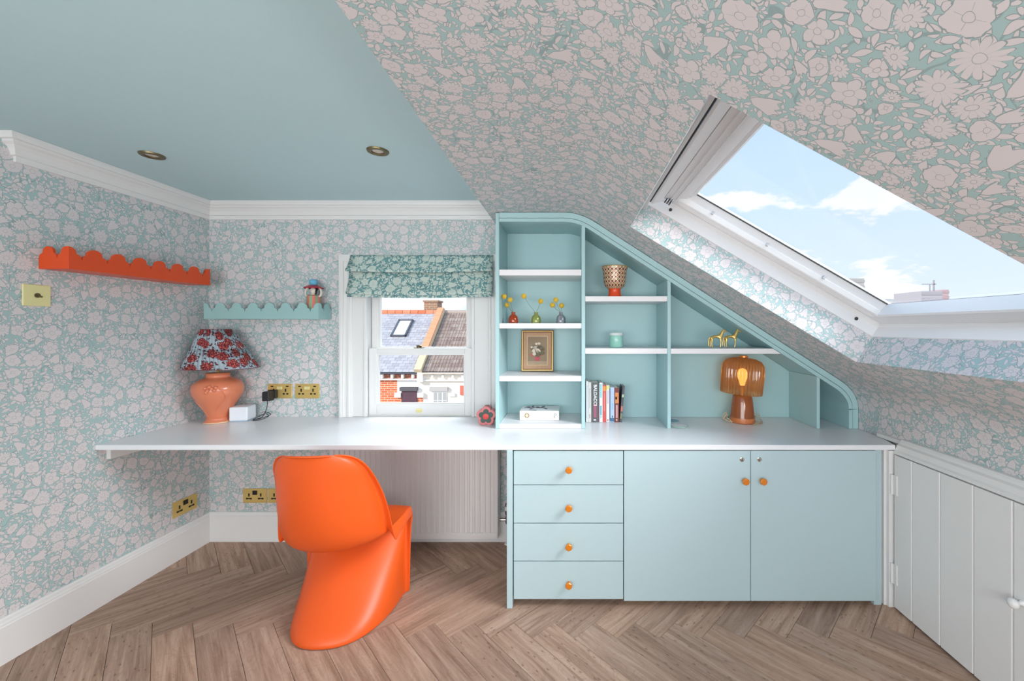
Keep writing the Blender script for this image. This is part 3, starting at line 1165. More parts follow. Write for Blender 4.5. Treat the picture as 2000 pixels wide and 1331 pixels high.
icurve = [(-0.38, ZS - 0.0525)] + [(x - 0.0525 * SX / 1.19, z - 0.0525 / 1.19) for x, z in [(q, slope_z(q)) for q in (0.11, 0.6, 1.2, 1.5)]]
def inner_z(x):
    z = min(ZS - 0.054, SZ - SX * x - 0.0535 * 1.1905)
    return z
def panel(name, x0, x1, y0=YK, y1=YKB - 0.002, zb=ZD + 0.0008, ztop=None):
    za, zb2 = (inner_z(x0), inner_z(x1)) if ztop is None else (ztop, ztop)
    return MB().prism([(x0, zb), (x1, zb), (x1, zb2), (x0, za)], 'y', y0, y1).obj(name, M['case'], bc, bevel=0.001)
panel('side_panel', -0.400, -0.381, ztop=ZS - 0.006, y0=YK - 0.001, y1=YB - 0.003)
panel('divider', 0.0630, 0.0820)
panel('divider', 0.5250, 0.5430)
panel('divider', 1.3285, 1.3455)
bk = [(-0.380, ZD + 0.001), (XK - 0.06, ZD + 0.001)]
bkt = [(1.494, 0.93), (1.44, inner_z(1.44)), (1.0, inner_z(1.0)), (0.10, inner_z(0.10)), (0.03, ZS - 0.054), (-0.380, ZS - 0.054)]
MB().prism(bk + bkt, 'y', YKB, YKB + 0.010).obj('back_panel', M['case'], bc)


def shelf(x0, x1, z0, z1, name='shelf', x1b=None):
    poly = [(x0, z0), (x1 if x1b is None else x1b, z0), (x1, z1), (x0, z1)]
    return MB().prism(poly, 'y', YK + 0.001, YKB - 0.001).obj(name, M['shelfw'], bc, bevel=0.001)
shelf(-0.380, 0.0620, 1.580, 1.612)
shelf(-0.380, 0.0620, 1.295, 1.323)
shelf(-0.380, 0.0620, 1.010, 1.039)
shelf(-0.380, 0.0620, ZD + 0.001, 0.780)
shelf(0.0830, 0.5240, 1.440, 1.468)
shelf(0.0830, 0.5240, 1.158, 1.187)
xa_ = (SZ - 0.0545 * 1.1905 - 1.186) / SX
xb_ = (SZ - 0.0545 * 1.1905 - 1.158) / SX
shelf(0.5440, xa_, 1.158, 1.186, x1b=xb_)

# ------------------------------------------------------------------ radiator
ra = thing('radiator', 'white ribbed panel radiator under the desk', 'radiator', (-0.92, 2.42, 0.055))
rx0, rx1, rz0, rz1, ry = -1.405, -0.426, 0.058, 0.650, 2.385
pl = [(rx0, ry + 0.012), (rx0, ry)]
nr = 31
pit = (rx1 - rx0 - 0.03) / nr
for i in range(nr):
    c = rx0 + 0.015 + (i + 0.5) * pit
    pl += [(c - pit * 0.36, ry), (c - pit * 0.24, ry + 0.0065), (c + pit * 0.24, ry + 0.0065), (c + pit * 0.36, ry)]
pl += [(rx1, ry), (rx1, ry + 0.012)]
MB().prism(pl, 'z', rz0 + 0.035, rz1 - 0.03).obj('ribbed_panel', M['rad'], ra, smooth=50)
m_ = MB()
m_.box(rx0, rx1, ry, ry + 0.012, rz0, rz0 + 0.035).box(rx0, rx1, ry, ry + 0.012, rz1 - 0.03, rz1)
m_.box(rx0 - 0.004, rx0, ry - 0.001, ry + 0.085, rz0, rz1).box(rx1, rx1 + 0.004, ry - 0.001, ry + 0.085, rz0, rz1)
m_.box(rx0, rx1, ry + 0.07, ry + 0.085, rz0, rz1)
m_.obj('casing', M['rad'], ra, bevel=0.002)
MB().box(rx0, rx1, ry + 0.013, ry + 0.069, rz1 - 0.012, rz1 - 0.004).obj('top_grille', M['rad'], ra)
vx = -0.374
v_ = MB().lathe([(0.011, 0.125), (0.013, 0.13), (0.013, 0.165), (0.009, 0.172), (0.009, 0.178), (0.015, 0.180), (0.0165, 0.20), (0.0165, 0.235), (0.012, 0.245), (0.001, 0.246)], 18, (vx, 2.44, 0))
v_.tube([(-0.422, 2.44, 0.147), (vx, 2.44, 0.147)], 0.009, 10)
vo = v_.obj('valve', M['chrome'], ra, smooth=45)
MB().lathe([(0.0075, 0.0005), (0.0075, 0.125)], 12, (vx, 2.44, 0)).lathe([(0.018, 0.0005), (0.016, 0.008)], 16, (vx, 2.44, 0)).obj('pipe', M['white'], vo, smooth=45)
MB().lathe([(0.0168, 0.205), (0.0172, 0.212), (0.0168, 0.23)], 18, (vx, 2.44, 0)).obj('valve_cap', M['white'], vo, smooth=45)

# ------------------------------------------------------------------ electrics
def socket(label, wall, c, zc, usb=False, group='brass double sockets'):
    """brass double socket; c is the position along the wall"""
    if wall == 'back':
        so = thing('double_socket', label, 'socket', (c, YB, zc), group)
        T = Matrix.Translation((c, YB, zc))
    else:
        so = thing('double_socket', label, 'socket', (XL, c, zc), group)
        T = Matrix.Translation((XL, c, zc)) @ Matrix.Rotation(pi / 2, 4, 'Z')
    m_ = MB().box(-0.073, 0.073, -0.0055, -0.0003, -0.0435, 0.0435)
    m_.xform(T)
    m_.obj('plate', M['brass'], so, bevel=0.0015)
    for s in (-1, 1):
        hb = MB()
        x = s * 0.036
        hb.box(x - 0.004, x + 0.004, -0.0066, -0.0050, -0.004, 0.015)
        hb.box(x - 0.017, x - 0.005, -0.0066, -0.0050, -0.021, -0.012)
        hb.box(x + 0.005, x + 0.017, -0.0066, -0.0050, -0.021, -0.012)
        if not usb:
            hb.box(x - 0.005, x + 0.005, -0.0064, -0.0050, -0.019, -0.013)
        hb.xform(T)
        hb.obj('pin_holes', M['plugb'], so)
    if usb:
        for s in (-1, 1):
            u_ = MB().box(s * 0.046 - 0.008, s * 0.046 + 0.008, -0.0062, -0.0052, 0.026, 0.032)
            u_.xform(T)
            u_.obj('charging_port', M['plugb'], so)
            r_ = MB().box(s * 0.0085 - 0.0075, s * 0.0085 + 0.0075, -0.0085, -0.0055, 0.010, 0.028)
            r_.xform(T)
            r_.obj('rocker_switch', M['palebrass'], so, bevel=0.001)
    else:
        r_ = MB().box(-0.014, 0.014, -0.0075, -0.0055, 0.006, 0.032)
        r_.xform(T)
        r_.obj('rocker_switch', M['plugb'], so, bevel=0.001)
    return so
socket('brass double socket over the desk holding a black plug', 'back', -1.767, 0.912, True)
socket('brass double socket over the desk next to the white window frame', 'back', -1.600, 0.912, True)
socket('brass double socket low on the back wall near the corner', 'back', -1.918, 0.274)
socket('brass double socket low on the back wall partly behind the orange chair', 'back', -1.765, 0.274)
socket('brass double socket low on the left wall', 'left', 2.325, 0.283)
sw = thing('light_switch', 'pale brass light switch plate on the left wall', 'switch', (XL, 1.677, 1.432))
m_ = MB().box(XL + 0.0004, XL + 0.006, 1.633, 1.721, 1.388, 1.476)
m_.obj('plate', M['palebrass'], sw, bevel=0.002)
m_ = MB().lathe([(0.010, 0.0055), (0.010, 0.008), (0.006, 0.009)], 18, (XL, 1.677, 1.432), 'x')
m_.tube([(XL + 0.008, 1.677, 1.432), (XL + 0.022, 1.679, 1.426)], 0.003, 8, rad=[0.0025, 0.004])
m_.obj('toggle', M['bronze'], sw, smooth=40)

pg = thing('plug_adapter', 'black plug adapter in the left brass socket over the desk', 'plug', (-1.806, YB - 0.008, 0.90))
px_ = -1.800
m_ = MB().box(px_ - 0.025, px_ + 0.025, YB - 0.030, YB - 0.0075, 0.872, 0.922)
m_.obj('plug_head', M['black'], pg, bevel=0.004)
MB().box(px_ - 0.022, px_ + 0.020, YB - 0.078, YB - 0.030, 0.862, 0.918).obj('adapter_body', M['black'], pg, bevel=0.005)
cab = [(px_ + 0.006, YB - 0.070, 0.862), (px_ + 0.006, YB - 0.070, 0.848), (px_, YB - 0.068, 0.82), (px_ - 0.018, YB - 0.062, 0.785), (px_ - 0.035, YB - 0.060, 0.765), (px_ - 0.055, YB - 0.075, 0.7585),
       (px_ - 0.05, YB - 0.11, 0.7585), (px_ - 0.01, YB - 0.10, 0.7600), (px_ + 0.005, YB - 0.06, 0.772), (px_ - 0.03, YB - 0.04, 0.786), (px_ - 0.050, YB - 0.028, 0.776), (px_ - 0.06, YB - 0.09, 0.7600),
       (px_ - 0.02, YB - 0.085, 0.7645), (px_ + 0.012, YB - 0.05, 0.781), (px_ - 0.04, YB - 0.035, 0.792), (px_ - 0.060, YB - 0.022, 0.785)]
MB().tube(catmull(cab, 8), 0.0019, 6).obj('cable', M['black'], pg, smooth=60)

cube = thing('white_box', 'small white cube beside the terracotta lamp on the desk', 'box', (-1.922, 2.392, ZD + 0.001), rot=radians(12))
local(cube)
MB().box(-0.047, 0.047, -0.047, 0.047, 0.004, 0.084).obj('shell', mat('frosted_white_plastic', (232, 236, 244), 0.4), cube, bevel=0.006)
MB().box(-0.044, 0.044, -0.044, 0.044, 0.0, 0.004).obj('base', mat('pale_blue_base', (170, 192, 212), 0.4), cube)

# downlights
for i, (px, py) in enumerate(((297, 304), (738, 296))):
    Y = F * 0.757 / (640 - py)
    X = Xp(px, Y)
    dl = thing('downlight', ['bronze recessed downlight in the ceiling nearest the left wall', 'bronze recessed downlight in the ceiling nearest the papered slope'][i], 'light', (X, Y, ZC), 'ceiling downlights')
    MB().lathe([(0.025, 0.0), (0.025, -0.0055), (0.032, -0.008), (0.043, -0.006), (0.045, -0.0005), (0.045, -0.0002)], 32, (X, Y, ZC), cap=False).obj('ring', M['bronze'], dl, smooth=40)
    MB().lathe([(0.0248, -0.0008), (0.020, -0.0012), (0.001, -0.0016)], 24, (X, Y, ZC), cap=False).obj('lamp_face', mat('frosted_lamp', (214, 206, 196), 0.3), dl, smooth=40)

# ------------------------------------------------------------------ scalloped wall shelves
def scallop(L, period, zn, zp, first):
    """top edge of a scalloped board: list of (s, z)"""
    pts = []
    n = 36
    k0 = -1
    c = -first
    pk = []
    c = first
    while c - period > -period:
        c -= period
    while c < L + period:
        for i in range(n + 1):
            a = i / n
            s_ = c - period / 2 + a * period
            t_ = abs(a - 0.5) * 2
            if t_ < 0.60:
                z = zp - (zp - zn) * 0.46 * (1 - sqrt(max(0, 1 - (t_ / 0.60) ** 2)))
            else:
                q = (t_ - 0.60) / 0.40
                z = zp - (zp - zn) * (0.54 + 0.46 * (1 - sqrt(max(0, 1 - q * q))))
            pts.append((s_, z))
        c += period
    out = []
    for s_, z in pts:
        if -1e-6 <= s_ <= L + 1e-6 and (not out or s_ > out[-1][0] + 1e-6):
            out.append((s_, z))
    if out[0][0] > 1e-6:
        out.insert(0, (0.0, out[0][1]))
    if out[-1][0] < L - 1e-6:
        out.append((L, out[-1][1]))
    return out


def scallop_shelf(name, label, m, T, L=0.664, D=0.124):
    """local frame: x along the shelf, y out from the wall (negative), z up"""
    sh = thing(name, label, 'shelf', tuple(T.translation), 'scalloped wall shelves')
    h0, hn, hp = 0.0, 0.041, 0.094
    e = scallop(L, L / 7, hn, hp, 0.0)
    th = 0.010
    def put(nm, mb_):
        mb_.xform(T)
        mb_.obj(nm, m, sh, bevel=0.0008)
    put('front_panel', MB().prism([(0, h0)] + [(L, h0)] + list(reversed(e)), 'y', -D, -D + th))
    es = scallop(D - th, (D - th) / 1.5, hn, hp, (D - th))
    for x in (0, L - th):
        put('end_panel', MB().prism([(-(D - th), h0)] + [(-(D - th) + s_, z) for s_, z in [(D - th - a, b) for a, b in reversed(es)]] + [(0, h0)], 'x', x, x + th))
    put('bottom_panel', MB().box(th, L - th, -D + th, -0.0005, h0, h0 + 0.010))
    put('back_panel', MB().box(th, L - th, -0.010, -0.0005, 0.010, 0.052))
    return sh


T = Matrix.Translation((XL + 0.0005, 1.685, 1.543)) @ Matrix.Rotation(pi / 2, 4, 'Z')
scallop_shelf('scalloped_shelf', 'orange scalloped shelf on the left wall above the light switch', M['orshelf'], T)
T = Matrix.Translation((-2.118, YB - 0.0005, 1.3485))
scallop_shelf('scalloped_shelf', 'pale teal scalloped shelf on the back wall carrying a figurine', M['tealshelf'], T, D=0.130)

# ------------------------------------------------------------------ orange moulded chair
ch = thing('cantilever_chair', 'glossy orange one-piece moulded S-shaped chair at the desk', 'chair', (-1.020, 1.858, 0.0), rot=radians(2.5))
local(ch)
rows = [
    # yC,   zC,   w,    yE,   zE,   px,  pc,  rim (dx,dy,dz)
    (-0.222, 0.002, .215, .132, .002, .82, .80, (.026, -.006, 0)),
    (-0.225, 0.016, .215, .132, .030, .86, .80, (.028, -.008, 0)),
    (-0.210, 0.036, .215, .133, .080, .94, .80, (.030, -.010, 0)),
    (-0.166, 0.068, .215, .134, .135, 1.05, .84, (.031, -.012, 0)),
    (-0.110, 0.115, .215, .136, .190, 1.18, .88, (.032, -.014, 0)),
    (-0.046, 0.178, .216, .138, .240, 1.28, .92, (.032, -.016, 0)),
    (0.015, 0.245, .217, .141, .285, 1.32, .96, (.032, -.018, 0)),
    (0.068, 0.310, .219, .144, .325, 1.30, 1.0, (.031, -.020, -.006)),
    (0.112, 0.362, .223, .147, .360, 1.20, 1.0, (.029, -.020, -.016)),
    (0.142, 0.395, .230, .149, .388, 1.1, 1.2, (.023, -.018, -.028)),
    (0.160, 0.415, .240, .147, .408, 1.0, 1.3, (.013, -.012, -.038)),
    (0.146, 0.428, .244, .130, .420, 1.0, 1.4, (.008, -.004, -.042)),
    (0.090, 0.422, .243, .085, .420, 1.0, 1.5, (.008, 0, -.042)),
    (0.020, 0.404, .240, .030, .414, 1.0, 1.5, (.009, -.002, -.042)),
    (-0.062, 0.384, .226, -.020, .409, 1.0, 1.3, (.020, -.008, -.046)),
    (-0.142, 0.364, .217, -.058, .404, 1.0, 1.15, (.034, -.014, -.056)),
    (-0.208, 0.382, .209, -.073, .430, 1.0, 1.0, (.040, -.014, -.044)),
    (-0.250, 0.436, .205, -.087, .478, 1.0, .95, (.036, -.012, -.018)),
    (-0.274, 0.510, .200, -.106, .540, 1.0, .92, (.032, -.010, 0)),
    (-0.289, 0.590, .192, -.131, .610, 1.0, .90, (.029, -.010, 0)),
    (-0.298, 0.667, .179, -.162, .674, 1.0, .90, (.026, -.010, .003)),
    (-0.303, 0.722, .172, -.192, .718, 1.0, .90, (.022, -.010, .007)),
    (-0.306, 0.758, .160, -.212, .748, 1.0, .92, (.017, -.010, .010)),
    (-0.308, 0.783, .143, -.232, .772, 1.0, .95, (.012, -.010, .012)),
    (-0.310, 0.798, .121, -.252, .788, 1.0, 1.0, (.007, -.010, .010)),
    (-0.314, 0.807, .098, -.270, .799, 1.0, 1.0, (.004, -.010, .005)),
    (-0.322, 0.810, .090, -.284, .804, 1.0, 1.0, (.002, -.008, .001)),
]
NS = 9
verts, faces = [], []
cols = 2 * NS + 3
for (yc, zc, w_, ye, ze, px, pc, rim) in rows:
    half = []
    for i in range(NS + 1):
        ph = (i / NS) * pi / 2
        x = w_ * sin(ph) ** px if i else 0.0
        k = max(cos(ph), 0) ** pc if i < NS else 0.0
        half.append((x, ye + (yc - ye) * k, ze + (zc - ze) * k))
    ex = half[-1]
    half.append((ex[0] + rim[0], ex[1] + rim[1], ex[2] + rim[2]))
    verts += [(-x, y, z) for x, y, z in reversed(half[1:])] + half
for r_ in range(len(rows) - 1):
    for c in range(cols - 1):
        a = r_ * cols + c
        faces.append((a, a + 1, a + cols + 1, a + cols))
m_ = MB().add(verts, faces)
shell = m_.obj('shell', M['orange'], ch, smooth=180, recalc=True)
for p in shell.data.polygons:
    p.use_smooth = True
md = shell.modifiers.new('thick', 'SOLIDIFY')
md.thickness = 0.009
md.offset = 0
md = shell.modifiers.new('sub', 'SUBSURF')
md.levels = md.render_levels = 2

# ------------------------------------------------------------------ table lamp with floral shade
tl = thing('table_lamp', 'terracotta ginger-jar table lamp with red floral shade on the desk', 'lamp', (-2.030, 2.350, ZD + 0.0008))
local(tl)
pr = [(0.001, 0.0), (0.066, 0.0), (0.066, 0.005), (0.060, 0.012), (0.054, 0.020), (0.055, 0.028), (0.057, 0.031), (0.052, 0.035), (0.056, 0.050), (0.067, 0.074), (0.084, 0.105), (0.102, 0.136),
      (0.115, 0.164), (0.1195, 0.188), (0.116, 0.210), (0.104, 0.231), (0.084, 0.246), (0.066, 0.253), (0.057, 0.257), (0.055, 0.262), (0.055, 0.275), (0.059, 0.279), (0.057, 0.284), (0.001, 0.285)]
jar = MB().lathe(pr, 40).obj('base', M['terra'], tl, smooth=50)
rl = MB()
def onjar(a, z):
    r_ = 0.05
    for (ra_, za), (rb, zb) in zip(pr, pr[1:]):
        if za <= z <= zb and zb > za:
            r_ = ra_ + (rb - ra_) * (z - za) / (zb - za)
    return Vector((r_ * cos(a), r_ * sin(a), z))
for path in ([(-2.3, 0.25), (-2.35, 0.22), (-2.6, 0.19), (-2.7, 0.16), (-2.55, 0.13), (-2.2, 0.12), (-2.0, 0.09), (-1.9, 0.06), (-1.85, 0.04)],
             [(-1.1, 0.25), (-1.0, 0.22), (-0.75, 0.19), (-0.6, 0.15), (-0.8, 0.11), (-1.0, 0.08)]):
    rl.tube(catmull([onjar(a, z) for a, z in path], 5), 0.0028, 6)
for (a, z) in ((-1.25, 0.195), (-1.1, 0.205), (-1.2, 0.215), (-1.35, 0.208), (-1.0, 0.195), (-1.3, 0.185), (-0.95, 0.21)):
    rl.ball(tuple(onjar(a, z)), 0.010, 8, 6)
rl.obj('raised_decoration', M['terra'], jar, smooth=60)
MB().lathe([(0.067, 0.0005), (0.0675, 0.003), (0.066, 0.006)], 40).obj('foot_ring', mat('cream_rim', (228, 196, 160), 0.4), jar, smooth=50)
MB().lathe([(0.012, 0.285), (0.007, 0.292), (0.007, 0.345), (0.013, 0.348), (0.013, 0.385), (0.004, 0.39)], 16).obj('stem', M['brass'], tl, smooth=40)

# shade fabric: grey-blue ground with red blooms and dark leaves
m = bpy.data.materials.new('floral_shade_fabric')
m.use_nodes = True
t = NT(m.node_tree)
b = t.n['Principled BSDF']
uvn = t.node('ShaderNodeUVMap', uv_map='UVMap')
wob = t.noise(uvn.outputs[0], 60, 2, dim='2D')
wv = t.vmath('SCALE', t.vmath('SUBTRACT', wob.outputs[1], (0.5, 0.5, 0.5)).outputs[0], scale=0.022)
p = t.vmath('ADD', uvn.outputs[0], wv.outputs[0]).outputs[0]
v1 = t.node('ShaderNodeTexVoronoi', voronoi_dimensions='2D')
t.plug(v1.inputs['Vector'], p)
v1.inputs['Scale'].default_value = 13.5
v1.inputs['Randomness'].default_value = 0.7
v2 = t.node('ShaderNodeTexVoronoi', voronoi_dimensions='2D')
t.plug(v2.inputs['Vector'], p)
v2.inputs['Scale'].default_value = 42
n3 = t.noise(p, 150, 2, dim='2D')
d_ = E(t, v1.outputs['Distance'])
bloom = t.smooth(d_ + (E(t, n3.outputs[0]) - 0.5) * 0.35, 0.37, 0.42, 1.0, 0.0)
leaf = t.smooth(E(t, v2.outputs['Distance']) + (E(t, n3.outputs[0]) - 0.5) * 0.2, 0.27, 0.33, 1.0, 0.0) * t.smooth(d_, 0.41, 0.45)
leaf = leaf * t.smooth(d_, 0.72, 0.66)
red = t.ramp(E(t, n3.outputs[0]), [(0.38, lin((72, 24, 36))), (0.52, lin((142, 40, 48))), (0.66, lin((224, 116, 100)))])
c = t.mix(leaf, lin((168, 184, 194)), lin((84, 40, 58)))
c = t.mix(bloom, c, red)
t.plug(b.inputs['Base Color'], c)
b.inputs['Roughness'].default_value = 0.85
M['shade'] = m

def shade_ring(hx, hy, z, n=48, e=3.2):
    out = []
    for i in range(n):
        a = 2 * pi * i / n + pi / n
        ca, sa = cos(a), sin(a)
        r_ = (abs(ca) ** e + abs(sa) ** e) ** (-1 / e)
        out.append((hx * ca * r_, hy * sa * r_, z))
    return out
r0 = shade_ring(0.183, 0.120, 0.310)
r1 = shade_ring(0.127, 0.090, 0.4215, e=2.9)
r2 = shade_ring(0.070, 0.060, 0.533, e=2.6)
sx_ = 0.030
m_ = MB()
rings = [[(x + (0.018, 0.002, -0.014)[k], y - 0.0, z) for x, y, z in r_] for k, r_ in enumerate((r0, r1, r2))]
for k in range(2):
    A, B = rings[k], rings[k + 1]
    n = len(A)
    for i in range(n):
        j = (i + 1) % n
        s0, s1 = i / n * 0.9, (i + 1) / n * 0.9
        m_.quad([A[i], A[j], B[j], B[i]], [(s0, k * 0.135), (s1, k * 0.135), (s1 , k * 0.135 + 0.135), (s0, k * 0.135 + 0.135)])
so_ = m_.obj('lamp_shade', M['shade'], tl, smooth=40)
so_.modifiers.new('thick', 'SOLIDIFY').thickness = 0.0015
trm = mat('shade_trim_red', (120, 40, 50), 0.7)
for rg in (rings[0], rings[2]):
    MB().tube([Vector(q) for q in rg] + [Vector(rg[0])], 0.0018, 6).obj('shade_trim', trm, so_, smooth=60)
fw = MB()
for a in range(4):
    e0 = Vector(rings[2][a * 12 + 5])
    fw.tube([(0, 0, 0.386), (0, 0, 0.45), tuple(e0 * 0.97)], 0.0015, 5)
fw.obj('shade_carrier', M['brass'], tl)
MB().tube(catmull([(-0.055, 0.0, 0.012), (-0.085, 0.02, 0.006), (-0.11, 0.07, 0.004), (-0.09, 0.11, 0.004)], 6), 0.003, 6).obj('flex', M['black'], tl, smooth=60)

# ------------------------------------------------------------------ figurine on the teal shelf
fg = thing('figurine', 'painted figurine with striped skirt and raised arms on the teal shelf', 'figurine', (Xp(612.5, 2.42), 2.42, 1.3592))
local(fg)
m = bpy.data.materials.new('striped_glaze')
m.use_nodes = True
t = NT(m.node_tree)
b = t.n['Principled BSDF']
tcn = t.node('ShaderNodeTexCoord')
sxn = t.node('ShaderNodeSeparateXYZ')
t.l.new(tcn.outputs['Object'], sxn.inputs[0])
an = t.math('ARCTAN2', E(t, sxn.outputs[1]), E(t, sxn.outputs[0]))
st = t.smooth(t.math('SINE', an * 7 + 2.2), -0.15, 0.15)
t.plug(b.inputs['Base Color'], t.mix(st, lin((150, 176, 140)), lin((226, 120, 108))))
b.inputs['Roughness'].default_value = 0.4
skin = mat('cream_ceramic', (232, 224, 212), 0.35)
MB().lathe([(0.001, 0.0), (0.044, 0.0), (0.045, 0.010), (0.042, 0.050), (0.037, 0.090), (0.036, 0.118), (0.034, 0.128), (0.022, 0.134), (0.001, 0.135)], 28, mod=lambda a, z: 1 + 0.03 * cos(7 * a)).obj('skirt', m, fg, smooth=50)
bd = MB().lathe([(0.020, 0.130), (0.017, 0.138), (0.010, 0.141), (0.009, 0.146)], 16).ball((0, -0.002, 0.160), 0.0175, 16, 10, (1, 1, 1.08))
bd.ball((0, -0.020, 0.158), 0.0035, 8, 6)
for s in (-1, 1):
    bd.tube(catmull([(s * 0.022, 0, 0.126), (s * 0.040, -0.002, 0.128), (s * 0.047, -0.002, 0.146), (s * 0.042, 0, 0.166), (s * 0.036, 0, 0.174)], 4), 0.006, 8,
            rad=None)
    bd.ball((s * 0.035, 0, 0.175), 0.0065, 8, 6)
bd.obj('body', skin, fg, smooth=60)
hr = MB().ball((0, 0.005, 0.166), 0.0185, 14, 8, (1.05, 0.95, 0.95))
hr.tube(catmull([(0.008, 0.006, 0.172), (0.017, -0.004, 0.160), (0.019, -0.006, 0.146), (0.016, -0.008, 0.136)], 4), 0.005, 8)
hr.obj('hair', M['black'], fg, smooth=60)
MB().lathe([(0.052, 0.172), (0.053, 0.176), (0.038, 0.186), (0.022, 0.192), (0.016, 0.193), (0.001, 0.192)], 26, cap=False).obj('hat_brim', mat('red_glaze', (172, 28, 52), 0.3), fg, smooth=50)
MB().lathe([(0.014, 0.190), (0.019, 0.194), (0.024, 0.206), (0.024, 0.218), (0.018, 0.226), (0.001, 0.228)], 22).obj('hat_crown', mat('blue_glaze', (108, 182, 214), 0.3), fg, smooth=50)

# ------------------------------------------------------------------ flower ornament by the bookcase
fo_ = thing('flower_vase', 'small pink flower-shaped vase with green flower beside the bookcase', 'vase', (Xp(951, 2.30), 2.30, ZD + 0.0008))
local(fo_)
def flower(R, r_, n=5, off=pi / 2, seg=60):
    out = []
    for i in range(seg):
        a = 2 * pi * i / seg
        q = abs(cos(n * (a - off) / 2))
        rr = r_ + (R - r_) * q ** 0.75
        out.append((rr * cos(a), rr * sin(a)))
    return out
zc = 0.0475
MB().prism([(x, z + zc) for x, z in flower(0.0555, 0.044)], 'y', -0.028, 0.030).obj('body', mat('pink_glaze', (222, 128, 130), 0.35), fo_, bevel=0.004)
MB().prism([(x, z + zc) for x, z in flower(0.041, 0.025)], 'y', -0.031, -0.027).obj('green_flower', mat('dark_green_glaze', (62, 82, 72), 0.4), fo_, bevel=0.001)
MB().lathe([(0.0165, -0.029), (0.0165, -0.033), (0.012, -0.0345), (0.001, -0.035)], 24, (0, 0, zc), 'y').obj('red_centre', mat('red_centre', (232, 76, 72), 0.35), fo_, smooth=40)
MB().lathe([(0.012, 0.100), (0.012, 0.1045), (0.009, 0.1045), (0.008, 0.098)], 18, cap=False).obj('neck', mat('brown_rim', (150, 96, 84), 0.4), fo_, smooth=40)

# ------------------------------------------------------------------ books
def text_mesh(s_, size, m, parent, M4, extrude=0.0002):
    cu_ = bpy.data.curves.new('spine_lettering', 'FONT')
    cu_.body = s_
    cu_.size = size
    cu_.extrude = extrude
    cu_.align_x = 'LEFT'
    cu_.align_y = 'CENTER'
    cu_.offset = 0.0006
    to = bpy.data.objects.new('spine_lettering', cu_)
    COL.objects.link(to)
    bpy.context.view_layer.update()
    me = bpy.data.meshes.new_from_object(to.evaluated_get(bpy.context.evaluated_depsgraph_get()))
    bpy.data.objects.remove(to)
    me.transform(M4)
    me.materials.clear()
    me.materials.append(m)
    o = bpy.data.objects.new('spine_lettering', me)
    COL.objects.link(o)
    o.parent = parent
    return o


page = mat('paper_pages', (236, 230, 218), 0.9)
BY = 2.338
def book(label, px0, px1, ytop, cover, bands=(), lean=0.0, txt=None, depth=0.118):
    x0, x1 = Xp(px0, BY), Xp(px1, BY)
    hh = (825 - ytop) * BY / F
    wd = x1 - x0 - 0.0008
    bo = thing('book', label, 'book', (x0 if lean >= 0 else x1, BY, ZD + 0.0008), 'upright books in the bookcase')
    local(bo)
    if lean:
        bo.rotation_euler = (0, lean, 0)
    cm = mat('cover_' + str(len(ORG)), cover, 0.45)
    c_ = MB()
    tk = 0.0018
    c_.box(0, wd, 0, tk, 0, hh).box(0, tk, tk, depth, 0, hh).box(wd - tk, wd, tk, depth, 0, hh)
    co_ = c_.obj('cover', cm, bo, bevel=0.0006)
    MB().box(tk, wd - tk, tk, depth - 0.003, 0.002, hh - 0.003).obj('pages', page, bo)
    for (f0, f1, z0, z1, cc) in bands:
        MB().box(wd * f0, wd * f1, -0.0004, 0.0004, hh * z0, hh * z1).obj('spine_print', mat('print_' + str(len(ORG)), cc, 0.5), co_)
    if txt:
        text_mesh(txt[0], txt[1], mat('white_print', (240, 240, 238), 0.5), co_, Matrix.Translation((wd / 2, -0.0006, hh * txt[2])) @ Matrix.Rotation(pi / 2, 4, 'Y') @ Matrix.Rotation(pi / 2, 4, 'X'))
    return bo
book('white paperback against the bookcase divider, leftmost of the upright books', 1144.5, 1149.2, 745, (238, 238, 240), [(0.2, 0.5, 0.1, 0.9, (216, 222, 230))])
book('cream paperback left of the thick dark book', 1149.2, 1155, 747, (236, 232, 226), [(0.3, 0.7, 0.35, 0.85, (206, 202, 196)), (0.3, 0.7, 0.1, 0.2, (206, 180, 170))])
book('thick dark grey book with large white lettering', 1155, 1170, 748, (92, 96, 98), [(0.30, 0.66, 0.12, 0.47, (176, 96, 122)), (0.3, 0.62, 0.04, 0.075, (240, 240, 240)), (0.92, 1.0, 0.02, 0.40, (150, 70, 90))], txt=('BALDACCI', 0.0255, 0.955))
book('slim white book with pale blue spine print', 1170.6, 1177.2, 748, (238, 242, 244), [(0.2, 0.75, 0.62, 0.96, (150, 212, 222)), (0.25, 0.7, 0.18, 0.42, (92, 172, 206)), (0.2, 0.7, 0.10, 0.17, (160, 215, 220))])
book('slim red book with orange top', 1177.4, 1184, 753, (222, 92, 88), [(0.1, 0.9, 0.84, 0.97, (244, 162, 82)), (0.35, 0.6, 0.3, 0.8, (232, 150, 140))])
book('slim white book with yellow top beside the red one', 1184.2, 1190.6, 753, (236, 236, 238), [(0.05, 0.9, 0.88, 0.98, (232, 226, 130)), (0.35, 0.7, 0.5, 0.86, (200, 190, 206)), (0.3, 0.7, 0.03, 0.08, (210, 120, 120))])
book('pale blue book with dark edge', 1190.8, 1200, 757, (186, 206, 234), [(0.0, 0.14, 0.05, 0.98, (58, 66, 104)), (0.1, 0.98, 0.02, 0.12, (72, 116, 152)), (0.5, 0.68, 0.13, 0.19, (60, 76, 110)), (0.45, 0.8, 0.35, 0.55, (150, 200, 226))])
book('brown and orange patterned paperback', 1200.2, 1209.4, 758, (126, 62, 56), [(0.15, 0.92, 0.55, 0.86, (222, 142, 82)), (0.3, 0.7, 0.12, 0.5, (214, 170, 172)), (0.35, 0.6, 0.04, 0.09, (240, 236, 230)), (0.2, 0.5, 0.66, 0.74, (240, 196, 130))])
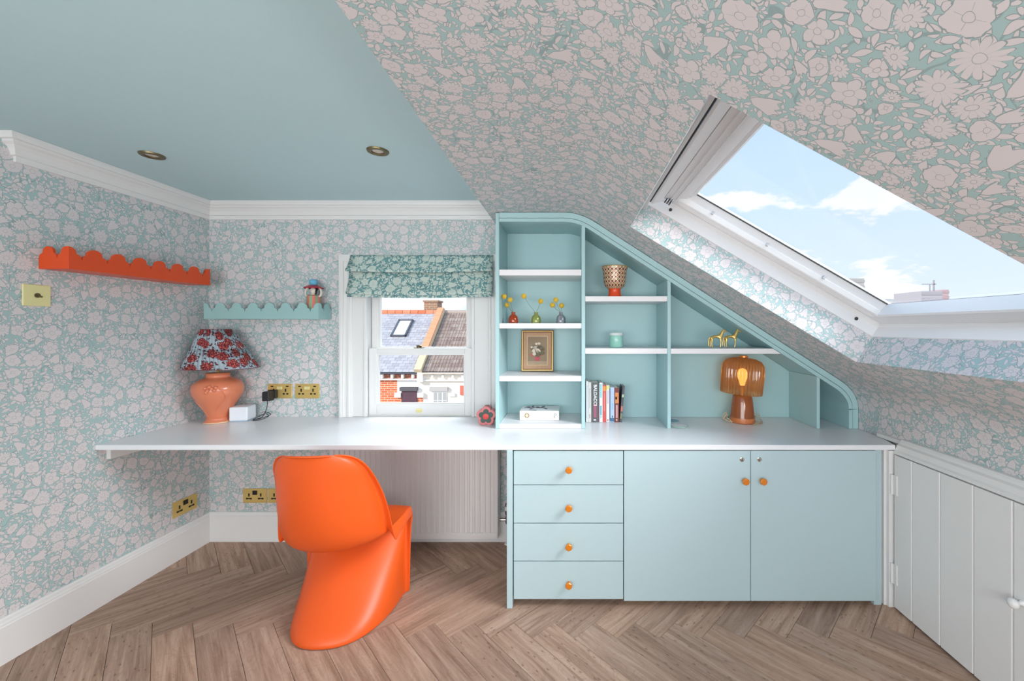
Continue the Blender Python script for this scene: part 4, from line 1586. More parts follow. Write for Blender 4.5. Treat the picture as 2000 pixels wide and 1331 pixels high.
book('dark multicoloured paperback leaning at the right end of the row', 1209.8, 1214.6, 755, (84, 84, 92), [(0.1, 0.9, 0.70, 0.78, (196, 214, 180)), (0.1, 0.9, 0.3, 0.45, (206, 120, 110)), (0.2, 0.8, 0.1, 0.25, (150, 150, 100))], lean=radians(5.0))

bb = thing('thick_book', 'thick white book lying flat on the bottom bookcase shelf', 'book', (Xp(1053.5, 2.278), 2.278, 0.7808))
local(bb)
wcov = mat('white_book_cover', (236, 235, 234), 0.4)
c_ = MB().box(-0.110, 0.110, 0, 0.003, 0, 0.0515).box(-0.110, 0.110, 0.003, 0.150, 0, 0.003).box(-0.110, 0.110, 0.003, 0.150, 0.0485, 0.0515)
cv = c_.obj('cover', wcov, bb, bevel=0.001)
MB().box(-0.107, 0.107, 0.0032, 0.145, 0.0032, 0.0483).obj('pages', page, bb)
MB().lathe([(0.0135, 0.0), (0.0135, -0.0004)], 24, (-0.070, 0, 0.026), 'y').obj('emblem_ring', mat('bronze_print', (160, 124, 88), 0.5), cv)
MB().prism([(-0.070 + 0.0105 * cos(a) * (1 if k % 2 == 0 else 0.72), 0.026 + 0.0105 * sin(a) * (1 if k % 2 == 0 else 0.72)) for k, a in enumerate([2 * pi * i / 8 for i in range(8)])], 'y', -0.0008, -0.0003).obj('emblem_star', mat('cream_print', (244, 226, 190), 0.5), cv)
rg = MB()
rg.tube([(0.089 + 0.006 * cos(a), -0.0003, 0.031 + 0.0055 * sin(a)) for a in [2 * pi * i / 16 for i in range(17)]], 0.0011, 5)
rg.box(0.0780, 0.0850, -0.0006, 0, 0.019, 0.0215).box(0.0835, 0.0860, -0.0006, 0, 0.011, 0.022)
rg.obj('spine_mark', mat('grey_print', (110, 112, 116), 0.5), cv)
rg = MB()
for x in (-0.008, 0.0, 0.008):
    rg.box(x - 0.0015, x + 0.0015, -0.0004, 0, 0.013, 0.038)
rg.obj('spine_print', mat('pale_grey_print', (212, 214, 218), 0.5), cv)
rg = MB()
random.seed(3)
for i in range(11):
    cx, cy = random.uniform(-0.078, 0.05), random.uniform(0.02, 0.13)
    a0 = random.uniform(0, pi)
    rg.prism([(cx + 0.026 * cos(a) * cos(a0) - 0.008 * sin(a) * sin(a0), cy + 0.026 * cos(a) * sin(a0) + 0.008 * sin(a) * cos(a0)) for a in [2 * pi * k / 12 for k in range(12)]], 'z', 0.0514, 0.0519 + 0.00003 * i)
rg.obj('cover_print', mat('purple_print', (108, 92, 112), 0.6), cv)
random.seed(7)

# ------------------------------------------------------------------ bud vases with billy buttons
yel = mat('yellow_bloom', (226, 186, 62), 0.9, vary=0.25, scale=220, bump=0.6, bscale=500)
stm = mat('dry_stem', (126, 132, 112), 0.8)
VY = 2.285
def bud_vase(label, px, glassm, blooms):
    X = Xp(px, VY)
    Z0 = 1.3238
    va = thing('bud_vase', label, 'vase', (X, VY, Z0), 'bud vases on the shelf')
    MB().lathe([(0.001, 0.0), (0.0265, 0.0), (0.0275, 0.006), (0.0275, 0.022), (0.024, 0.036), (0.015, 0.046), (0.0105, 0.050), (0.0105, 0.058), (0.0125, 0.060), (0.0125, 0.0625), (0.0095, 0.0625), (0.0085, 0.050), (0.0215, 0.034), (0.025, 0.020), (0.024, 0.004), (0.001, 0.003)],
               26, (X, VY, Z0), cap=False).obj('vase', glassm, va, smooth=50)
    for k, (bx, by) in enumerate(blooms):
        c = Vector((Xp(bx, VY), VY + 0.012 * (k - 1), Zp(by, VY)))
        base = Vector((X + 0.004 * (1 - k), VY + 0.003 * (k - 1), Z0 + 0.005))
        mid = Vector((X + (c.x - X) * 0.10, VY + 0.002 * (k - 1), Z0 + 0.061))
        st_ = MB().tube(catmull([base, mid, (mid + c) / 2 + Vector((0, 0, -0.004)), c], 5), 0.0011, 6).obj('stem', stm, va, smooth=60)
        MB().ball(tuple(c), 0.0145, 16, 10).obj('bloom', yel, st_, smooth=60)
bud_vase('amber glass bud vase with three yellow ball flowers', 1002.5, tinted('amber_glass', (255, 180, 120), (240, 110, 50), 0.62), [(985.4, 579.8), (996.5, 586), (989.8, 595.6)])
bud_vase('yellow-green glass bud vase with two yellow ball flowers', 1047, tinted('green_glass', (248, 250, 210), (226, 228, 150), 0.82), [(1023.6, 579.2), (1056, 588.8)])
bud_vase('clear lilac glass bud vase with three yellow ball flowers', 1095.5, tinted('lilac_glass', (250, 247, 250), (232, 226, 236), 0.92), [(1085.7, 586.5), (1079, 596), (1096.8, 597)])

# ------------------------------------------------------------------ framed still life
pf = thing('picture_frame', 'gilt framed flower still life leaning on the third shelf', 'picture', (Xp(1049.3, 2.405), 2.405, 1.0408))
local(pf)
pf.rotation_euler = (radians(-6), 0, 0)
w_, h_ = 0.191, 0.244
wood_d = mat('dark_wood_edge', (84, 62, 42), 0.45)
gilt = mat('worn_gilt', (190, 150, 100), 0.4, 0.35, vary=0.15, scale=60)
matw = mat('gilt_mount', (186, 148, 118), 0.6, 0.1, vary=0.1, scale=50)
def ring(name, m, a0, a1, y0, y1, bev=0.0008):
    m_ = MB()
    X0, X1, Z0, Z1 = -w_ / 2 + a0, w_ / 2 - a0, a0, h_ - a0
    x0, x1, z0, z1 = -w_ / 2 + a1, w_ / 2 - a1, a1, h_ - a1
    A = [(X0, Z0), (X1, Z0), (X1, Z1), (X0, Z1)]
    B = [(x0, z0), (x1, z0), (x1, z1), (x0, z1)]
    for i in range(4):
        j = (i + 1) % 4
        m_.prism([A[i], A[j], B[j], B[i]], 'y', y0, y1)
    return m_.obj(name, m, pf)
ring('outer_frame', wood_d, 0.0, 0.004, -0.006, 0.014)
ring('gilt_rim', mat('bright_gilt', (206, 172, 104), 0.35, 0.5), 0.004, 0.009, -0.008, 0.012)
ring('inner_rim', mat('brown_gilt', (128, 82, 44), 0.5), 0.009, 0.014, -0.003, 0.012)
ring('mount', matw, 0.014, 0.034, -0.004, 0.010)
ring('mount_bevel', mat('pale_gilt', (206, 180, 140), 0.5, 0.2), 0.034, 0.038, -0.0055, 0.010)
cv = MB().box(-w_ / 2 + 0.038, w_ / 2 - 0.038, -0.001, 0.008, 0.038, h_ - 0.038).obj('canvas', mat('painted_backdrop', (150, 128, 102), 0.6, vary=0.25, scale=14), pf)
MB().box(-w_ / 2 + 0.038, w_ / 2 - 0.038, -0.0013, 0.0, 0.038, 0.060).obj('painted_table', mat('painted_table', (178, 154, 128), 0.6, vary=0.1), cv)
def dab(name, m, pts):
    m_ = MB()
    for k, (x, z, r_) in enumerate(pts):
        m_.prism([(x + r_ * cos(a) * (1 + 0.15 * sin(3 * a + k)), z + r_ * sin(a) * (1 + 0.12 * cos(2 * a + k))) for a in [2 * pi * i / 14 for i in range(14)]], 'y', -0.0016 - 0.00008 * k, -0.0005)
    m_.obj(name, m, cv)
dab('painted_leaves', mat('painted_green', (112, 104, 78), 0.6), [(-0.02, 0.135, 0.022), (0.018, 0.13, 0.024), (0.0, 0.105, 0.02), (0.03, 0.11, 0.014)])
dab('painted_pot', mat('painted_pot', (196, 84, 96), 0.6, vary=0.2, scale=80), [(0.0, 0.075, 0.016), (-0.004, 0.078, 0.010)])
dab('painted_red_blooms', mat('painted_red', (190, 104, 92), 0.6), [(-0.032, 0.096, 0.010), (0.030, 0.122, 0.010), (0.022, 0.098, 0.009)])
dab('painted_white_blooms', mat('painted_white', (222, 208, 190), 0.6, vary=0.15, scale=120), [(-0.012, 0.138, 0.014), (0.016, 0.140, 0.014), (0.004, 0.120, 0.014), (-0.022, 0.122, 0.010), (-0.018, 0.104, 0.0105), (-0.034, 0.142, 0.007), (-0.006, 0.162, 0.008), (0.010, 0.164, 0.008)])

# ------------------------------------------------------------------ patterned footed bowl
pb = thing('footed_planter', 'gold and red patterned footed bowl on the upper middle shelf', 'planter', (Xp(1200.5, 2.29), 2.29, 1.4688))
local(pb)
m = bpy.data.materials.new('patterned_lustre')
m.use_nodes = True
t = NT(m.node_tree)
b = t.n['Principled BSDF']
tcn = t.node('ShaderNodeTexCoord')
sxn = t.node('ShaderNodeSeparateXYZ')
t.l.new(tcn.outputs['Object'], sxn.inputs[0])
an = t.math('ARCTAN2', E(t, sxn.outputs[1]), E(t, sxn.outputs[0])) * (20 / 6.2832)
zz_ = E(t, sxn.outputs[2]) * 46
fa = (t.math('FRACT', an) - 0.5).abs()
fb = (t.math('FRACT', zz_ ) - 0.5).abs()
dia = fa + fb
rgm = t.smooth((dia - 0.5).abs(), 0.10, 0.14, 1.0, 0.0)
dot = t.smooth(dia, 0.16, 0.2, 1.0, 0.0)
chk = t.math('FRACT', (t.math('FLOOR', an) + t.math('FLOOR', zz_)) * 0.5) > 0.25
cc = t.mix(chk, lin((150, 52, 60)), lin((84, 52, 36)))
cc = t.mix(rgm.max(dot), cc, lin((232, 208, 170)))
t.plug(b.inputs['Base Color'], cc)
b.inputs['Roughness'].default_value = 0.22
b.inputs['Metallic'].default_value = 0.1
MB().lathe([(0.026, 0.043), (0.040, 0.050), (0.055, 0.064), (0.062, 0.085), (0.064, 0.115), (0.068, 0.150), (0.0735, 0.168), (0.0735, 0.171), (0.070, 0.170), (0.060, 0.11), (0.050, 0.066), (0.001, 0.055)], 40, cap=False).obj('bowl', m, pb, smooth=50)
MB().lathe([(0.001, 0.0), (0.040, 0.0), (0.039, 0.006), (0.034, 0.022), (0.033, 0.040), (0.036, 0.048), (0.001, 0.049)], 32).obj('foot', mat('orange_red_glaze', (236, 78, 34), 0.3), pb, smooth=50)
MB().lathe([(0.0725, 0.1685), (0.0752, 0.1715), (0.0725, 0.174), (0.0700, 0.1715)], 40, cap=False).obj('rim', M['gold'], pb, smooth=50)

# ------------------------------------------------------------------ candle jar
cj = thing('candle_jar', 'mint green candle jar with white lid on the middle shelf', 'candle', (Xp(1203.5, 2.30), 2.30, 1.1878))
local(cj)
MB().lathe([(0.001, 0.0), (0.036, 0.0), (0.0385, 0.003), (0.0385, 0.062), (0.037, 0.066), (0.001, 0.067)], 32).obj('jar', mat('mint_jar', (158, 216, 200), 0.25, coat=0.4), cj, smooth=50)
MB().lathe([(0.001, 0.0665), (0.0375, 0.0665), (0.039, 0.069), (0.039, 0.080), (0.037, 0.083), (0.001, 0.083)], 32).obj('lid', mat('pale_lid', (222, 232, 230), 0.3), cj, smooth=50)

# ------------------------------------------------------------------ two brass horses (skin modifier)
def horse(label, px, sc_):
    hs = thing('horse_figurine', label, 'figurine', (Xp(px, 2.228), 2.228, 1.1868), 'brass horses on the right shelf')
    local(hs)
    J = [  # joint, radius
        ((-0.030, 0, 0.066), 0.0110), ((-0.012, 0, 0.069), 0.0080), ((0.008, 0, 0.068), 0.0085), ((0.024, 0, 0.066), 0.0115),   # 0-3 rump, back, back, chest
        ((0.030, 0, 0.082), 0.0090), ((0.036, 0, 0.097), 0.0072), ((0.044, 0, 0.104), 0.0065), ((0.055, 0, 0.098), 0.0045), ((0.062, 0, 0.094), 0.0035),  # 4-8 neck, head
        ((-0.032, 0.007, 0.046), 0.0058), ((-0.036, 0.007, 0.028), 0.0032), ((-0.033, 0.007, 0.003), 0.0034),      # 9-11 hind left
        ((-0.028, -0.007, 0.046), 0.0058), ((-0.031, -0.007, 0.028), 0.0032), ((-0.027, -0.007, 0.003), 0.0034),    # 12-14 hind right
        ((0.027, 0.006, 0.046), 0.0050), ((0.028, 0.006, 0.026), 0.0030), ((0.026, 0.006, 0.003), 0.0034),          # 15-17 fore left
        ((0.023, -0.006, 0.046), 0.0050), ((0.023, -0.006, 0.026), 0.0030), ((0.020, -0.006, 0.003), 0.0034),       # 18-20 fore right
        ((-0.041, 0, 0.064), 0.0030), ((-0.047, 0, 0.040), 0.0034), ((-0.049, 0, 0.010), 0.0022),                   # 21-23 tail
        ((0.040, 0.004, 0.114), 0.0018), ((0.040, -0.004, 0.114), 0.0018)]                                          # ears
    Ed = [(0, 1), (1, 2), (2, 3), (3, 4), (4, 5), (5, 6), (6, 7), (7, 8), (0, 9), (9, 10), (10, 11), (0, 12), (12, 13), (13, 14), (3, 15), (15, 16), (16, 17), (3, 18), (18, 19), (19, 20), (0, 21), (21, 22), (22, 23), (5, 24), (5, 25)]
    me = bpy.data.meshes.new('body')
    me.from_pydata([tuple(Vector(p) * sc_) for p, r_ in J], Ed, [])
    o = bpy.data.objects.new('body', me)
    COL.objects.link(o)
    o.parent = hs
    sk = o.modifiers.new('skin', 'SKIN')
    for i, v in enumerate(me.skin_vertices[0].data if me.skin_vertices else []):
        v.radius = (J[i][1] * sc_, J[i][1] * sc_)
        v.use_root = (i == 0)
    sk.use_smooth_shade = True
    sb = o.modifiers.new('sub', 'SUBSURF')
    sb.levels = sb.render_levels = 2
    me.materials.append(M['gold'])
    return hs
hA = horse('brass horse figurine on the left of the pair', 1399.5, 0.93)
hB = horse('brass horse figurine on the right of the pair, nearest the slope', 1427.5, 0.93)
hB.location.y = 2.250
hB.location.x = Xp(1427.5, 2.250)

# ------------------------------------------------------------------ amber glass lamp
al = thing('amber_lamp', 'ribbed amber glass mushroom lamp, lit, in the right bay', 'lamp', (Xp(1450, 2.345), 2.345, ZD + 0.0008))
local(al)
amb = tinted('amber_ribbed_glass', (238, 190, 132), (214, 154, 92), 0.52)
amb2 = tinted('amber_base_glass', (236, 160, 100), (226, 138, 78), 0.30)
rib = lambda a, z: 1 + 0.034 * cos(40 * a)
sh_ = MB().lathe([(0.109, 0.165), (0.1105, 0.20), (0.1125, 0.25), (0.1125, 0.30), (0.108, 0.330), (0.092, 0.353), (0.062, 0.366), (0.024, 0.371)], 200, mod=rib, cap=False)
sh_.xform(Matrix.Translation((0, 0, 0.27)) @ Matrix.Rotation(radians(4.5), 4, 'Y') @ Matrix.Translation((0, 0, -0.27)))
so_ = sh_.obj('glass_shade', amb, al, smooth=60, recalc=False)
MB().lathe([(0.001, 0.0), (0.066, 0.0), (0.067, 0.006), (0.066, 0.020), (0.064, 0.036), (0.058, 0.10), (0.052, 0.148), (0.049, 0.155), (0.001, 0.156)], 40).obj('glass_base', amb2, al, smooth=40)
MB().lathe([(0.0672, 0.004), (0.0676, 0.018), (0.066, 0.030)], 40, cap=False).obj('base_ring', mat('amber_foot', (206, 120, 70), 0.25), al, smooth=40)
MB().lathe([(0.012, 0.155), (0.012, 0.165), (0.020, 0.168), (0.020, 0.205), (0.016, 0.210)], 20).obj('lamp_holder', M['gold'], al, smooth=40)
MB().lathe([(0.022, 0.369), (0.022, 0.380), (0.018, 0.383), (0.001, 0.384)], 20, (0.008, 0, 0)).obj('finial', M['copper'], al, smooth=40)
MB().lathe([(0.012, 0.208), (0.016, 0.225), (0.026, 0.255), (0.028, 0.280), (0.020, 0.302), (0.001, 0.310)], 22).obj('bulb', mat('lit_bulb', (255, 226, 170), 0.4, emit=((255, 206, 140), 3.0)), al, smooth=60)
pl_ = lamp('amber_bulb_light', 'POINT', (al.location.x, 2.345, ZD + 0.27), None, 0.7, (1, 0.68, 0.34), 0.03)
random.seed(11)
cpts = [(0.055, 0.03, 0.004), (0.085, 0.0, 0.004), (0.10, -0.02, 0.004), (0.07, -0.055, 0.004), (0.03, -0.07, 0.004), (0.05, -0.075, 0.004), (0.095, -0.04, 0.004), (0.12, 0.03, 0.008), (0.10, 0.06, 0.022), (0.075, 0.065, 0.03), (0.10, 0.05, 0.036), (0.125, 0.055, 0.025), (0.09, 0.075, 0.010)]
MB().tube(catmull(cpts, 7), 0.0017, 6).obj('flex', mat('gold_flex', (196, 170, 128), 0.5), al, smooth=60)
cpts = [(-0.06, 0.03, 0.005), (-0.085, 0.02, 0.006), (-0.10, 0.03, 0.014), (-0.09, 0.045, 0.034), (-0.075, 0.04, 0.045), (-0.088, 0.02, 0.034), (-0.10, 0.015, 0.016), (-0.08, 0.0, 0.004), (-0.065, -0.015, 0.004), (-0.085, 0.01, 0.022), (-0.072, 0.03, 0.036), (-0.095, 0.035, 0.022)]
MB().tube(catmull(cpts, 7), 0.0026, 6).obj('coiled_flex', mat('pale_gold_flex', (214, 196, 160), 0.5), al, smooth=60)

# ------------------------------------------------------------------ coasters
def coaster(label, x, y, r_, ctop, crim, z0=ZD + 0.0006, hh=0.007):
    c_ = thing('coaster', label, 'coaster', (x, y, z0), 'coasters by the divider')
    local(c_)
    b_ = MB().lathe([(0.001, 0.0), (r_ - 0.002, 0.0), (r_, 0.002), (r_, hh - 0.001), (r_ - 0.003, hh), (0.001, hh)], 36).obj('disc', mat('coaster_rim_' + label[:5], crim, 0.4), c_, smooth=40)
    MB().lathe([(0.001, hh + 0.0004), (r_ - 0.006, hh + 0.0004), (r_ - 0.005, hh - 0.0005)], 36).obj('inlay', mat('coaster_top_' + label[:5], ctop, 0.35), c_, smooth=40)
coaster('blue round coaster behind the white one on the desk', 0.590, 2.348, 0.043, (122, 168, 184), (196, 216, 222))
coaster('white round coaster with green rim on the desk', 0.600, 2.245, 0.050, (226, 226, 224), (158, 186, 176))

# ------------------------------------------------------------------ houses across the street
slate = random_tone('slate', [(176, 174, 180), (188, 186, 191), (198, 196, 200)])
tilem = random_tone('concrete_tile', [(150, 128, 118), (170, 150, 138), (184, 166, 154)])
ridge_m = random_tone('clay_ridge', [(206, 112, 76), (226, 140, 104), (220, 152, 122)])
copm = mat('terracotta_coping', (236, 164, 124), 0.85, vary=0.08, scale=3)
red = brickwork('red_brick', (204, 92, 56), (226, 122, 80), (226, 196, 170))
stock = brickwork('stock_brick', (178, 120, 92), (160, 128, 100), (190, 176, 158))
rend = mat('white_render', (244, 240, 236), 0.9, vary=0.03, scale=2)
crm = mat('cream_render', (240, 230, 216), 0.9, vary=0.03, scale=2)
lead = mat('lead_grey', (120, 122, 128), 0.7)
EY, EZ, RY, RZ = 14.0, -0.25, 16.6, 1.905
SL = sqrt((RY - EY) ** 2 + (RZ - EZ) ** 2)
sd = Vector((0, (RY - EY) / SL, (RZ - EZ) / SL))
sn = Vector((0, -sd.z, sd.y))
def rpt(x, s_, n): return Vector((x, EY, EZ)) + sd * s_ + sn * n
def rbox(mb_, x0, x1, s0, s1, n0, n1, n0b=None, n1b=None):
    n0b = n0 if n0b is None else n0b
    n1b = n1 if n1b is None else n1b
    P = [rpt(x0, s0, n0), rpt(x1, s0, n0), rpt(x1, s1, n0b), rpt(x0, s1, n0b), rpt(x0, s0, n1), rpt(x1, s0, n1), rpt(x1, s1, n1b), rpt(x0, s1, n1b)]
    mb_.add(P, [(0, 3, 2, 1), (4, 5, 6, 7), (0, 1, 5, 4), (1, 2, 6, 5), (2, 3, 7, 6), (3, 0, 4, 7)])
def deck(name, x0, x1, m, parent, s1=SL):
    d_ = MB()
    rbox(d_, x0, x1, 0, s1, -0.06, -0.005)
    d_.obj(name, m, parent)
def tiles(name, x0, x1, nx, ns, m, parent, stagger, rollh, s0=0.0, s1=SL, skip=None):
    tw, tg = (x1 - x0) / nx, (s1 - s0) / ns
    base = MB()
    if rollh:
        k = 8
        A, B = [], []
        for i in range(k + 1):
            a = i / k
            hgt = 0.03 + rollh * max(0, sin(a * 4 * pi)) * 0.9
            A.append((a * (tw - 0.006), hgt))
        vs = []
        for s_, add in ((0, 0.018), (tg * 1.12, 0.0)):
            for x, hg in A:
                p_ = sd * s_ + sn * (hg + add)
                vs.append((x, p_.y, p_.z))
            for x, hg in A:
                p_ = sd * s_ + sn * (hg + add - 0.028)
                vs.append((x, p_.y, p_.z))
        n_ = k + 1
        fs = []
        for i in range(k):
            fs += [(i, i + 1, 2 * n_ + i + 1, 2 * n_ + i), (n_ + i, n_ + i + 1, i + 1, i)]
        base.add(vs, fs)
    else:
        P = []
        for n0, n1 in ((0.010, 0.022), ):
            for x in (0, tw - 0.008):
                for s_, nn in ((0, 0.030), (0, 0.016), (tg * 1.25, 0.004), (tg * 1.25, 0.016)):
                    p_ = sd * s_ + sn * nn
                    P.append((x, p_.y, p_.z))
        base.add(P, [(0, 1, 2, 3), (4, 7, 6, 5), (0, 3, 7, 4), (0, 4, 5, 1)])
    me = bpy.data.meshes.new(name)
    me.from_pydata(base.v, [], base.f)
    me.materials.append(m)
    org = ORG[parent.name]
    for j in range(ns):
        off = (0.5 * tw if (stagger and j % 2) else 0)
        for i in range(nx + (1 if off else 0)):
            x = x0 + i * tw - off
            if x < x0 - tw * 0.51:
                continue
            if skip and skip(x + tw / 2, s0 + (j + 0.5) * tg):
                continue
            o = bpy.data.objects.new(name, me)
            COL.objects.link(o)
            o.parent = parent
            o.location = rpt(x, s0 + j * tg, random.uniform(-0.003, 0.003)) - org

hl = thing('house', 'slate-roofed house with red brick wall across the street', 'house', (-6.3, 15, -6))
RXL, PX0, PX1 = -13.0, -5.33, -5.08
deck('roof_deck', RXL, PX0, lead, hl)
tiles('slate', -7.35, PX0 + 0.02, 9, 24, slate, hl, True, 0, skip=lambda x, s_: -7.0 < x < -6.35 and 2.15 < s_ < 2.95 and False)
rest = MB()
rbox(rest, RXL, -7.36, 0, SL, 0.0, 0.02)
rest.obj('far_roof', slate, hl)
for i in range(9):
    x = -8.01 + i * 0.31
    if x > PX0 - 0.05:
        break
    MB().lathe([(0.12, x), (0.12, min(x + 0.295, PX0))], 12, (0, RY, RZ - 0.01), 'x').obj('ridge_tile', ridge_m, hl, smooth=50)
MB().lathe([(0.12, RXL), (0.12, -8.02)], 12, (0, RY, RZ - 0.01), 'x').obj('ridge_run', ridge_m, hl, smooth=50)
# roof window of that house
rw = MB()
def rring(mb_, x0, x1, s0, s1, w__, n0, n1):
    rbox(mb_, x0, x0 + w__, s0, s1, n0, n1); rbox(mb_, x1 - w__, x1, s0, s1, n0, n1)
    rbox(mb_, x0, x1, s0, s0 + w__, n0, n1); rbox(mb_, x0, x1, s1 - w__, s1, n0, n1)
rring(rw, -6.78, -6.20, 1.83, 2.82, 0.06, 0.0, 0.10)
rwo = rw.obj('roof_window', mat('dark_window_frame', (96, 98, 106), 0.6), hl)
pn = MB()
rbox(pn, -6.72, -6.26, 1.89, 2.76, 0.05, 0.07)
pn.obj('pane', mat('painted_sky_glass', (244, 246, 250), 0.1, spec=0.8), rwo)  # near-white base colour stands in for reflected sky
# party wall coping and chimney
pw_ = MB()
rbox(pw_, PX0, PX1, -0.02, SL + 0.05, -0.10, 0.17)
pwo = pw_.obj('party_wall', mat('pale_party_wall', (226, 204, 170), 0.9, vary=0.1, scale=4), hl)
for i in range(10):
    c_ = MB()
    s0 = 0.75 + i * (SL - 0.70) / 10
    rbox(c_, PX0 - 0.02, PX1 - 0.03, s0, s0 + (SL - 0.70) / 10 - 0.008, 0.16, 0.23)
    c_.obj('coping_stone', copm, pwo)
ck = MB().box(-6.05, -5.50, RY + 0.3, RY + 0.9, 1.0, 2.36)
cko = ck.obj('chimney', stock, hl)
MB().box(-6.09, -5.46, RY + 0.26, RY + 0.94, 2.36, 2.43).obj('chimney_cap', stock, cko)
# wall of the slate house
MB().box(RXL, -5.99, EY + 0.12, EY + 0.4, -6, EZ - 0.22).obj('brick_wall', red, hl)
MB().box(-5.99, -5.20, EY + 0.12, EY + 0.4, -6, EZ - 0.22).obj('rendered_wall', rend, hl)
MB().box(RXL, -5.25, EY + 0.10, EY + 0.4, EZ - 0.22, EZ - 0.02).obj('frieze', brickwork('dark_frieze_brick', (150, 84, 62), (170, 98, 72), (190, 150, 130)), hl)
MB().box(RXL, -5.25, EY + 0.02, EY + 0.13, EZ - 0.27, EZ - 0.22).obj('cornice', rend, hl)
MB().box(RXL, -5.25, EY - 0.06, EY + 0.05, EZ - 0.05, EZ + 0.0).obj('gutter', mat('dark_gutter', (70, 74, 84), 0.6), hl)
for px in (745, 765, 785.5, 805.5):
    x = Xp(px, EY)
    MB().box(x - 0.04, x + 0.04, EY + 0.0, EY + 0.11, EZ - 0.20, EZ - 0.06).obj('bracket', rend, hl)
dw = MB().box(-5.82, -5.29, EY + 0.06, EY + 0.14, -2.4, -0.76).obj('window', mat('dark_red_blind', (92, 62, 72), 0.6, vary=0.2, scale=5), hl)
MB().box(-5.86, -5.26, EY + 0.0, EY + 0.12, -0.89, -0.76).obj('lintel', mat('dark_lintel', (96, 92, 96), 0.8), dw)
MB().box(-6.05, -5.83, EY + 0.02, EY + 0.12, -1.12, -0.96).obj('corbel', rend, hl)
MB().box(-5.26, -5.06, EY + 0.02, EY + 0.12, -1.12, -0.96).obj('corbel', rend, hl)
MB().box(-5.99, -5.83, EY + 0.10, EY + 0.125, -6, -1.12).obj('brick_pier', red, hl)
MB().box(-5.28, -5.10, EY + 0.10, EY + 0.125, -6, -1.10).obj('brick_pier', red, hl)

hr_ = thing('house', 'cream rendered house with brown tiled roof across the street', 'house', (-4.0, 15, -6))
deck('roof_deck', PX1, 4.0, lead, hr_)
tiles('roof_tile', PX1 + 0.02, -3.04, 9, 17, tilem, hr_, False, 0.022, s0=0.02)
rest = MB()
rbox(rest, -3.03, 4.0, 0, SL, 0.0, 0.04)
rest.obj('far_roof', tilem, hr_)
MB().lathe([(0.10, PX1), (0.10, 4.0)], 12, (0, RY, RZ - 0.0), 'x').obj('ridge', tilem, hr_, smooth=50)
MB().box(-5.20, 4.0, EY + 0.12, EY + 0.4, -6, EZ - 0.02).obj('rendered_wall', crm, hr_)
MB().box(-5.08, 4.0, EY + 0.03, EY + 0.13, EZ - 0.30, EZ - 0.25).obj('cornice', rend, hr_)
MB().box(-5.08, 4.0, EY - 0.06, EY + 0.05, EZ - 0.05, EZ + 0.0).obj('gutter', mat('pale_gutter', (214, 202, 186), 0.6), hr_)
MB().box(-5.25, -5.05, EY - 0.04, EY + 0.13, -0.58, EZ - 0.0).obj('corbel', rend, hr_)
for px in (843.5, 864, 883.5, 902.5):
    x = Xp(px, EY)
    MB().box(x - 0.04, x + 0.04, EY + 0.02, EY + 0.12, EZ - 0.19, EZ - 0.08).obj('bracket', rend, hr_)
MB().box(-4.84, -4.22, EY + 0.02, EY + 0.12, -0.90, -0.76).obj('lintel', mat('grey_lintel', (190, 184, 180), 0.8), hr_)
wnd = MB().box(-4.80, -4.26, EY + 0.09, EY + 0.13, -2.2, -0.90).obj('window', rend, hr_)
for i in range(3):
    for j in range(3):
        MB().box(-4.72 + i * 0.160, -4.72 + i * 0.160 + 0.130, EY + 0.085, EY + 0.10, -1.22 - 0.30 * j, -0.96 - 0.30 * j if j == 0 else -1.24 - 0.30 * (j - 1)).obj('pane', mat('curtained_glass', (176, 176, 174), 0.3), wnd)
for x0 in (-2.6, -0.2, 2.0):
    ww = MB().box(x0, x0 + 0.7, EY + 0.09, EY + 0.13, -2.2, -0.90).obj('window', rend, hr_)
    for i in range(2):
        MB().box(x0 + 0.06 + i * 0.30, x0 + 0.34 + i * 0.30, EY + 0.085, EY + 0.10, -2.1, -0.98).obj('pane', mat('dim_glass', (150, 154, 156), 0.3), ww)
MB().box(-4.20, -3.98, EY + 0.06, EY + 0.125, -1.08, -0.98).obj('corbel', rend, hr_)
MB().box(-3.80, -3.62, EY + 0.08, EY + 0.125, -1.04, -0.72).obj('terracotta_panel', mat('terracotta_panel', (214, 116, 98), 0.8, vary=0.1, scale=20), hr_)
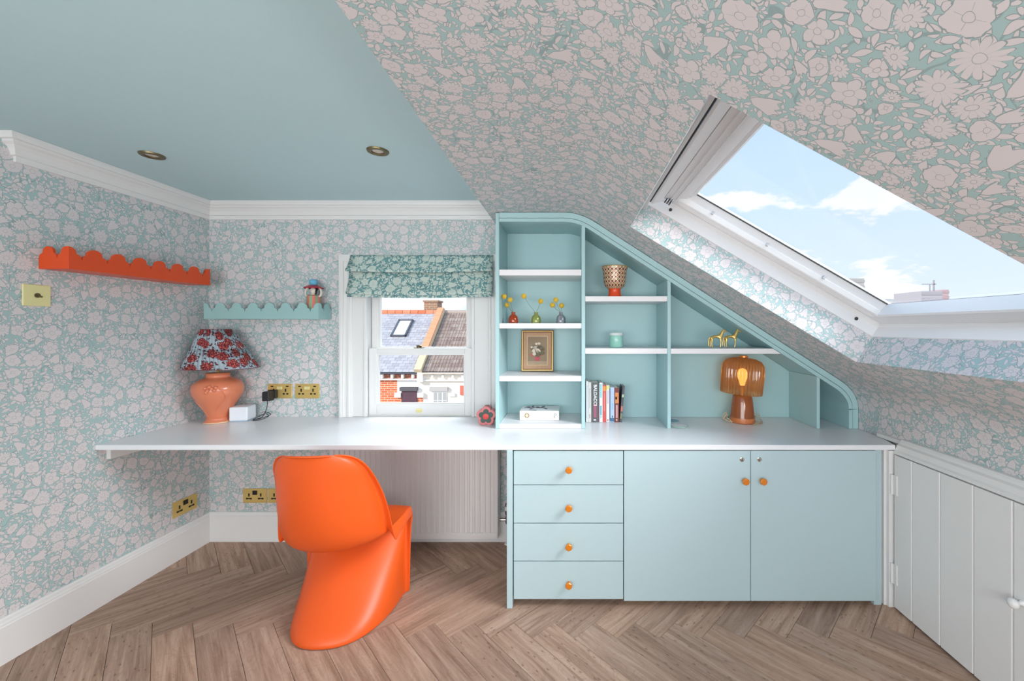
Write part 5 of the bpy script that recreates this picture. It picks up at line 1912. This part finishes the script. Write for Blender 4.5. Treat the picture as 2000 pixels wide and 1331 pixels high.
g_ = MB().box(-60, 60, 3.2, 420, -6.1, -6.0)
go = S(g_.obj('ground', mat('street_ground', (150, 150, 148), 0.9)))
go['label'] = 'street level outside'

# distant skyline seen through the roof window, distance haze put into its colours
def tower(label, px0, px1, ytop, Y, c, z0=-6.0, floors=10, extra=None):
    x0, x1 = Xp(px0, Y), Xp(px1, Y)
    zt = Zp(ytop, Y)
    tw_ = thing('tower_block', label, 'building', ((x0 + x1) / 2, Y, z0))
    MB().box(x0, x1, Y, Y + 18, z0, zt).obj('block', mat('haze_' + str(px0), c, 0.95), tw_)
    for k in range(floors):
        zz2 = zt - 2.0 - k * 3.0
        MB().box(x0 - 0.15, x1 + 0.15, Y - 0.3, Y + 0.1, zz2, zz2 + 1.2).obj('window_band', mat('haze_band_%d_%d' % (px0, k), tuple(int(q * 0.94) for q in c), 0.9), tw_)
    if extra:
        extra(tw_, x0, x1, zt, Y)
    return tw_
def crane(tw_, x0, x1, zt, Y):
    m_ = MB().box(x1 - 2.5, x1 - 1.9, Y + 2, Y + 2.6, zt, zt + 6).box(x0 + 2, x1 - 1, Y + 2, Y + 2.4, zt + 3.6, zt + 4.0).box(x0 + 6, x0 + 6.4, Y + 2, Y + 2.4, zt, zt + 3.6)
    m_.obj('crane', mat('crane_grey', (160, 155, 160), 0.8), tw_)
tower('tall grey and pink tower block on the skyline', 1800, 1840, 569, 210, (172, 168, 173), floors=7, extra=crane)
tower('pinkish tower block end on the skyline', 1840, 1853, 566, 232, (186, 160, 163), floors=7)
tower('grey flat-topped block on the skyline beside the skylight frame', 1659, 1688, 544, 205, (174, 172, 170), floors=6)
dm = thing('domed_building', 'low pale domed building on the skyline', 'building', (Xp(1742, 290), 290, -6))
prf = [(13 * cos(a), 18.6 + 3.6 * sin(a)) for a in [pi / 2 * i / 8 for i in range(9)]]
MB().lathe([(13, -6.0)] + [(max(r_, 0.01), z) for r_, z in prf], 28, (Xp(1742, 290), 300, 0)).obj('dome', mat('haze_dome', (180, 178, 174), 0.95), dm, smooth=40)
